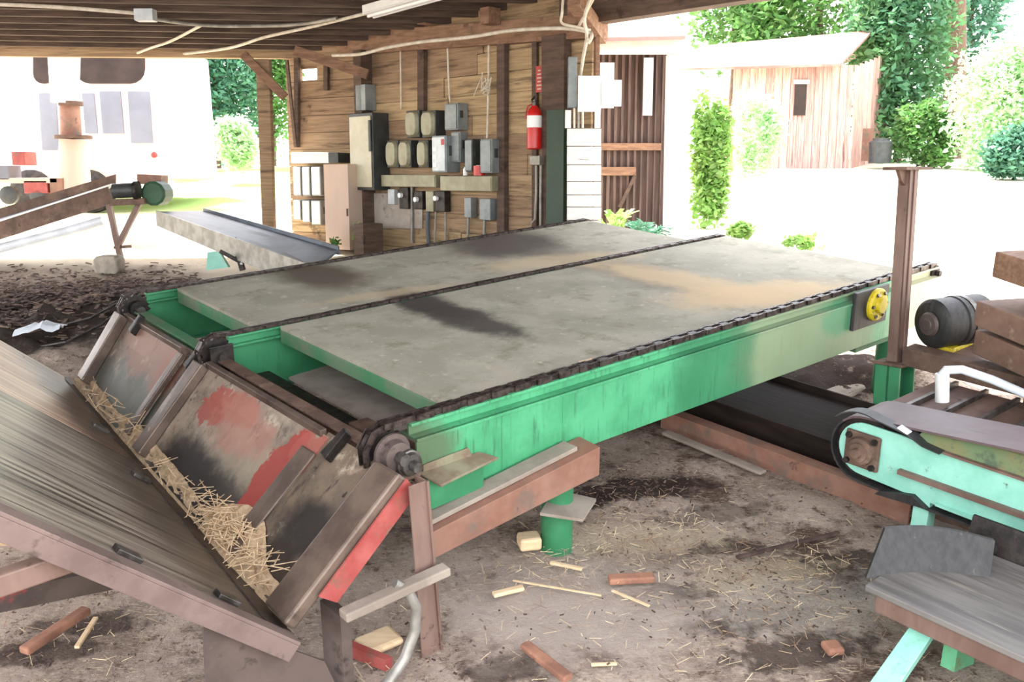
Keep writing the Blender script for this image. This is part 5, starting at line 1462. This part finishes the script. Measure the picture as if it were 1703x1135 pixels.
# trees at the left opening
plant('leafy_tree', 'dense bluish green tree seen through the left opening', 'tree', 360, 250, -60, 24, 95, 'leaf_blue', 11000, 0.08, 31)
plant('leafy_tree', 'deep green tree beside the white vehicle in the left opening', 'tree', 290, 240, -80, 26, 60, 'leaf_blue', 6500, 0.085, 32)
plant('leafy_tree', 'green tree behind the free-standing timber post', 'tree', 455, 260, -20, 25, 60, 'leaf', 6000, 0.08, 33)
plant('leafy_bush', 'pale bush on the grass left of the free-standing post', 'bush', 395, 290, 190, 19, 45, 'leaf_pale', 3600, 0.055, 34, trunk=False)
plant('leafy_bush', 'sunny bush at the grass edge beside the white vehicle', 'bush', 300, 275, 205, 20, 40, 'leaf', 3000, 0.05, 35, trunk=False)
tk_ = thing('bare_trunk', 'tall bare tree trunk above the pale bush at upper right', 'tree trunk', WORLD, (DW(1590, 200, 29).x, 29, world_ground(0, 29)))
a, b_ = DW(1578, 290, 29), DW(1592, -120, 29)
MB().tube([a, (a + b_) / 2 + Vector((.1, 0, 0)), b_], .34, 12, .22).build('bole', M['trunk'], tk_, WORLD, smooth=True)

# old shed at the right
YS = 24
sh = thing('board_shed', 'old weathered board shed with a rusty tin roof across the yard', 'shed', WORLD, DW(1330, 275, YS))
q = MB()
x0, x1 = DW(1215, 275, YS).x, DW(1412, 275, YS).x
zb, ztp = world_ground(0, YS) - .1, DW(1300, 108, YS).z
x = x0
while x < x1:
    q.box((x, YS + random.uniform(0, .03), zb), (min(x + .2, x1) - .012, YS + .06, ztp)); x += .2
q.build('front_wall', M['shed_wall'], sh)
q = MB()
gx0, gx1 = x1, DW(1475, 275, YS + 4).x
ztop = DW(1440, 70, YS + 4).z
n_ = 9
for i in range(n_):
    t0_, t1_ = i / n_, (i + 1) / n_
    a = Vector((x1 + (gx1 - x1) * t0_, YS + 4 * t0_, zb)); b_ = Vector((x1 + (gx1 - x1) * (t1_ - .04), YS + 4 * (t1_ - .04), zb))
    h0 = ztp + (ztop - ztp) * (t0_ if t0_ < .6 else (1.2 - t0_)) * .8
    q.slab([a, b_, Vector((b_.x, b_.y, h0)), Vector((a.x, a.y, h0))], (.05, .0, 0))
q.build('side_wall', M['shed_wall'], sh)
q = MB().slab([DW(1130, 118, YS - .6), DW(1398, 110, YS - .6), DW(1452, 54, YS + 3), DW(1165, 80, YS + 3)], (0, 0, .06))
q.build('roof', M['tin'], sh)
q = MB().slab([DW(1452, 54, YS + 3), DW(1165, 80, YS + 3), DW(1165, 110, YS + 6), DW(1500, 100, YS + 6)], (0, 0, .06))
q.build('roof', M['tin'], sh)
a, b_ = DW(1320, 192, YS - .03), DW(1342, 140, YS - .03)
wn = MB().box((a.x, YS - .03, a.z), (b_.x, YS - .01, b_.z)).build('window', M['glass_dark'], sh)
MB().box((a.x - .05, YS - .06, b_.z), (b_.x + .05, YS - .03, b_.z + .1)).build('lintel', M['white_wood'], wn)
a, b_ = DW(1424, 268, YS + 1), DW(1452, 214, YS + 1)
MB().box((a.x, YS + .9, a.z), (b_.x, YS + .98, b_.z)).build('side_door', M['rust_red'], sh)
a = DW(1468, 268, YS - .5)
tag(MB().lathe((a.x, YS - .3, a.z - .05), (a.x, YS - .3, a.z + 2), [(0, .26), (.5, .28), (.55, .2), (.6, .2)], 18).build('oil_drum', M['dark_box'], None, WORLD, base=a, smooth=True), 'dark drum beside the right corner of the old board shed', 'drum')

# white vehicle at the left
YV = 13.5
vh = thing('white_van', 'faded white boxy vehicle with dark rounded top windows outside at left', 'vehicle', WORLD, DW(150, 330, YV))
def V(px, py, dy=0): return DW(px, py, YV + dy)
zgv = world_ground(0, YV)
a, b_ = V(30, 330), V(262, 60)
MB().slab([V(22, 300), V(272, 300), V(250, 62), V(10, 62)], (0, 2.6, 0)).build('body', M['pink_white'], vh, bevel=.05)
def rrect(x0, y0, x1, y1, r, dy):
    pts = []
    for (cx, cy, s) in ((x1 - r, y1 - r, 0), (x0 + r, y1 - r, 1), (x0 + r, y0 + r, 2), (x1 - r, y0 + r, 3)):
        for k in range(5):
            an = (s + k / 4) * PI / 2
            pts.append(V(cx + math.cos(an) * r, cy + math.sin(an) * r, dy))
    return pts
for (x0, y0, x1, y1, r) in ((125, 70, 240, 139, 24), (55, 70, 90, 139, 16)):
    MB().slab(rrect(x0, y0, x1, y1, r, -.04), (0, .03, 0)).build('window', M['glass_dark'], vh)
for (x0, y0, x1, y1) in ((64, 155, 92, 250), (136, 155, 156, 222), (165, 152, 200, 222), (212, 152, 248, 238)):
    MB().slab([V(x0, y0, -.03), V(x1, y0, -.03), V(x1 + 6, y1, -.03), V(x0 + 6, y1, -.03)], (0, .02, 0)).build('side_panel', M['grey_panel'], vh)
for (x0, y0) in ((52, 312), (150, 312)):
    a = V(x0, y0, -.05)
    MB().lathe((a.x, YV - .1, zgv + .3), (a.x, YV + 1, zgv + .3), [(0, .2), (.03, .3), (.22, .3), (.24, .2)], 20).build('wheel', M['black'], vh, smooth=True)
MB().slab([V(150, 300, -.02), V(268, 300, -.02), V(268, 262, -.02), V(220, 255, -.02), V(150, 265, -.02)], (0, -.02, 0)).build('rust_panel', M['plywood'], vh)
a = V(256, 258, -.04); MB().lathe((a.x, YV - .06, a.z), (a.x, YV, a.z), [(0, .03), (.03, .045)], 14).build('tail_lamp', M['sign_red'], vh)
YB = 11.6
bw = thing('blower_stack', 'pale upright duct with a rusty collar standing before the white vehicle', 'blower', WORLD, DW(122, 320, YB))
def BV(px, py): return DW(px, py, YB)
for nm, px, y0, y1, r0, r1, m in (('duct', 108, 172, 60, .155, .19, 'white_box'), ('rusty_collar', 118, 226, 174, .125, .115, 'rust_red'), ('housing', 124, 330, 232, .2, .16, 'plywood')):
    a, b_ = BV(px, y0), BV(px - 2, y1)
    MB().tube([a, b_], r0, 20, r1).build(nm, M[m], bw, smooth=True)
a = BV(122, 231); MB().lathe(a, a + Vector((0, 0, 1)), [(0, .22), (.04, .22)], 20).build('flange', M['rust'], bw, smooth=True)
a = BV(118, 176); MB().lathe(a, a + Vector((0, 0, 1)), [(0, .14), (.05, .14)], 20).build('flange', M['rust'], bw, smooth=True)
# red machine in the far left corner
rm = thing('red_machine', 'faded red machine with small wheels at the far left edge', 'machine', WORLD, DW(25, 350, 11.4))
def RM(px, py): return DW(px, py, 11.4)
for nm, x0, y0, x1, y1, m in (('engine_box', 20, 252, 40, 275, 'red'), ('frame_rail', -30, 296, 95, 305, 'plywood'), ('tank', 40, 300, 78, 322, 'red'), ('stand', -10, 275, 14, 300, 'grey_panel'), ('stand', 84, 296, 104, 330, 'rust_red')):
    a, b_ = RM(x0, y1), RM(x1, y0)
    MB().box((a.x, 11.4, a.z), (b_.x, 11.7, b_.z)).build(nm, M[m], rm, bevel=.01)
for px in (12, 62):
    a = RM(px, 325); MB().lathe(a, a + Vector((0, 1, 0)), [(0, .06), (.02, .11), (.08, .11), (.1, .06)], 16).build('wheel', M['dark_box'], rm, smooth=True)

GROUPS = {'safety_switch': 'round-fronted and metal safety switches on the wall', 'motor_starter': 'grey motor starters on the wall', 'push_button_box': 'push button boxes under the wireways',
          'disconnect_box': 'sunlit white disconnect boxes', 'conduit': 'conduits on the walls', 'cable': 'loose cables', 'wood_splinter': 'pale splinters on the floor', 'bark_strip': 'bark strips',
          'wood_chunk': 'wood chunks on the floor', 'paper_notice': 'white notices above the cladding', 'leafy_tree': 'trees round the yard', 'leafy_bush': 'bushes round the yard', 'wall_stud': 'studs of the shed walls',
          'steel_beam': 'rusty beams stacked at the right', 'wall_weed': 'weeds along the wall foot', 'diagonal_brace': 'diagonal roof braces', 'joist_block': 'joist end blocks', 'wireway': 'wireways', 'timber_post': 'timber posts'}
for o in COL.objects:
    k_ = o.name.split('.')[0]
    if o.parent is None and k_ in GROUPS and 'category' in o:
        o['group'] = GROUPS[k_]

# =============================================================== LIGHT
wd = bpy.data.worlds.new('sky'); SC.world = wd
wd.use_nodes = True
nt = wd.node_tree
bg = nt.nodes['Background']
sky = nt.nodes.new('ShaderNodeTexSky')
sky.sky_type = 'NISHITA'
sky.sun_disc = False
sky.sun_elevation = math.radians(55)
sky.sun_rotation = math.radians(-48)
sky.air_density = 1.0
sky.dust_density = 3.0
mxs = nt.nodes.new('ShaderNodeMix'); mxs.data_type = 'RGBA'; mxs.inputs[0].default_value = 0.6
nt.links.new(sky.outputs[0], mxs.inputs[6]); mxs.inputs[7].default_value = (5.2, 5.0, 4.7, 1)      # thin bright haze over the blue
nt.links.new(mxs.outputs[2], bg.inputs[0])
bg.inputs[1].default_value = 0.28
sun = bpy.data.lights.new('sun', 'SUN')
sun.energy = 5.0
sun.angle = math.radians(0.8)
sun.color = (1.0, 0.95, 0.86)
so = bpy.data.objects.new('sun', sun)
COL.objects.link(so)
so.rotation_euler = Vector((0.42, -0.38, -0.82)).to_track_quat('-Z', 'Y').to_euler()

cam = bpy.data.cameras.new('camera')
cam.sensor_width = 36.0
cam.lens = 36.0 * FPX / 1703.0
cam.clip_end = 300
co = bpy.data.objects.new('camera', cam)
COL.objects.link(co)
co.location = CAM
co.rotation_euler = (PI / 2 - P_WORLD, 0, 0)
SC.camera = co
vs = SC.view_settings
vs.view_transform = 'Standard'
vs.look = 'None'
vs.gamma = 1
vs.use_curve_mapping = False
vs.exposure = 2.28
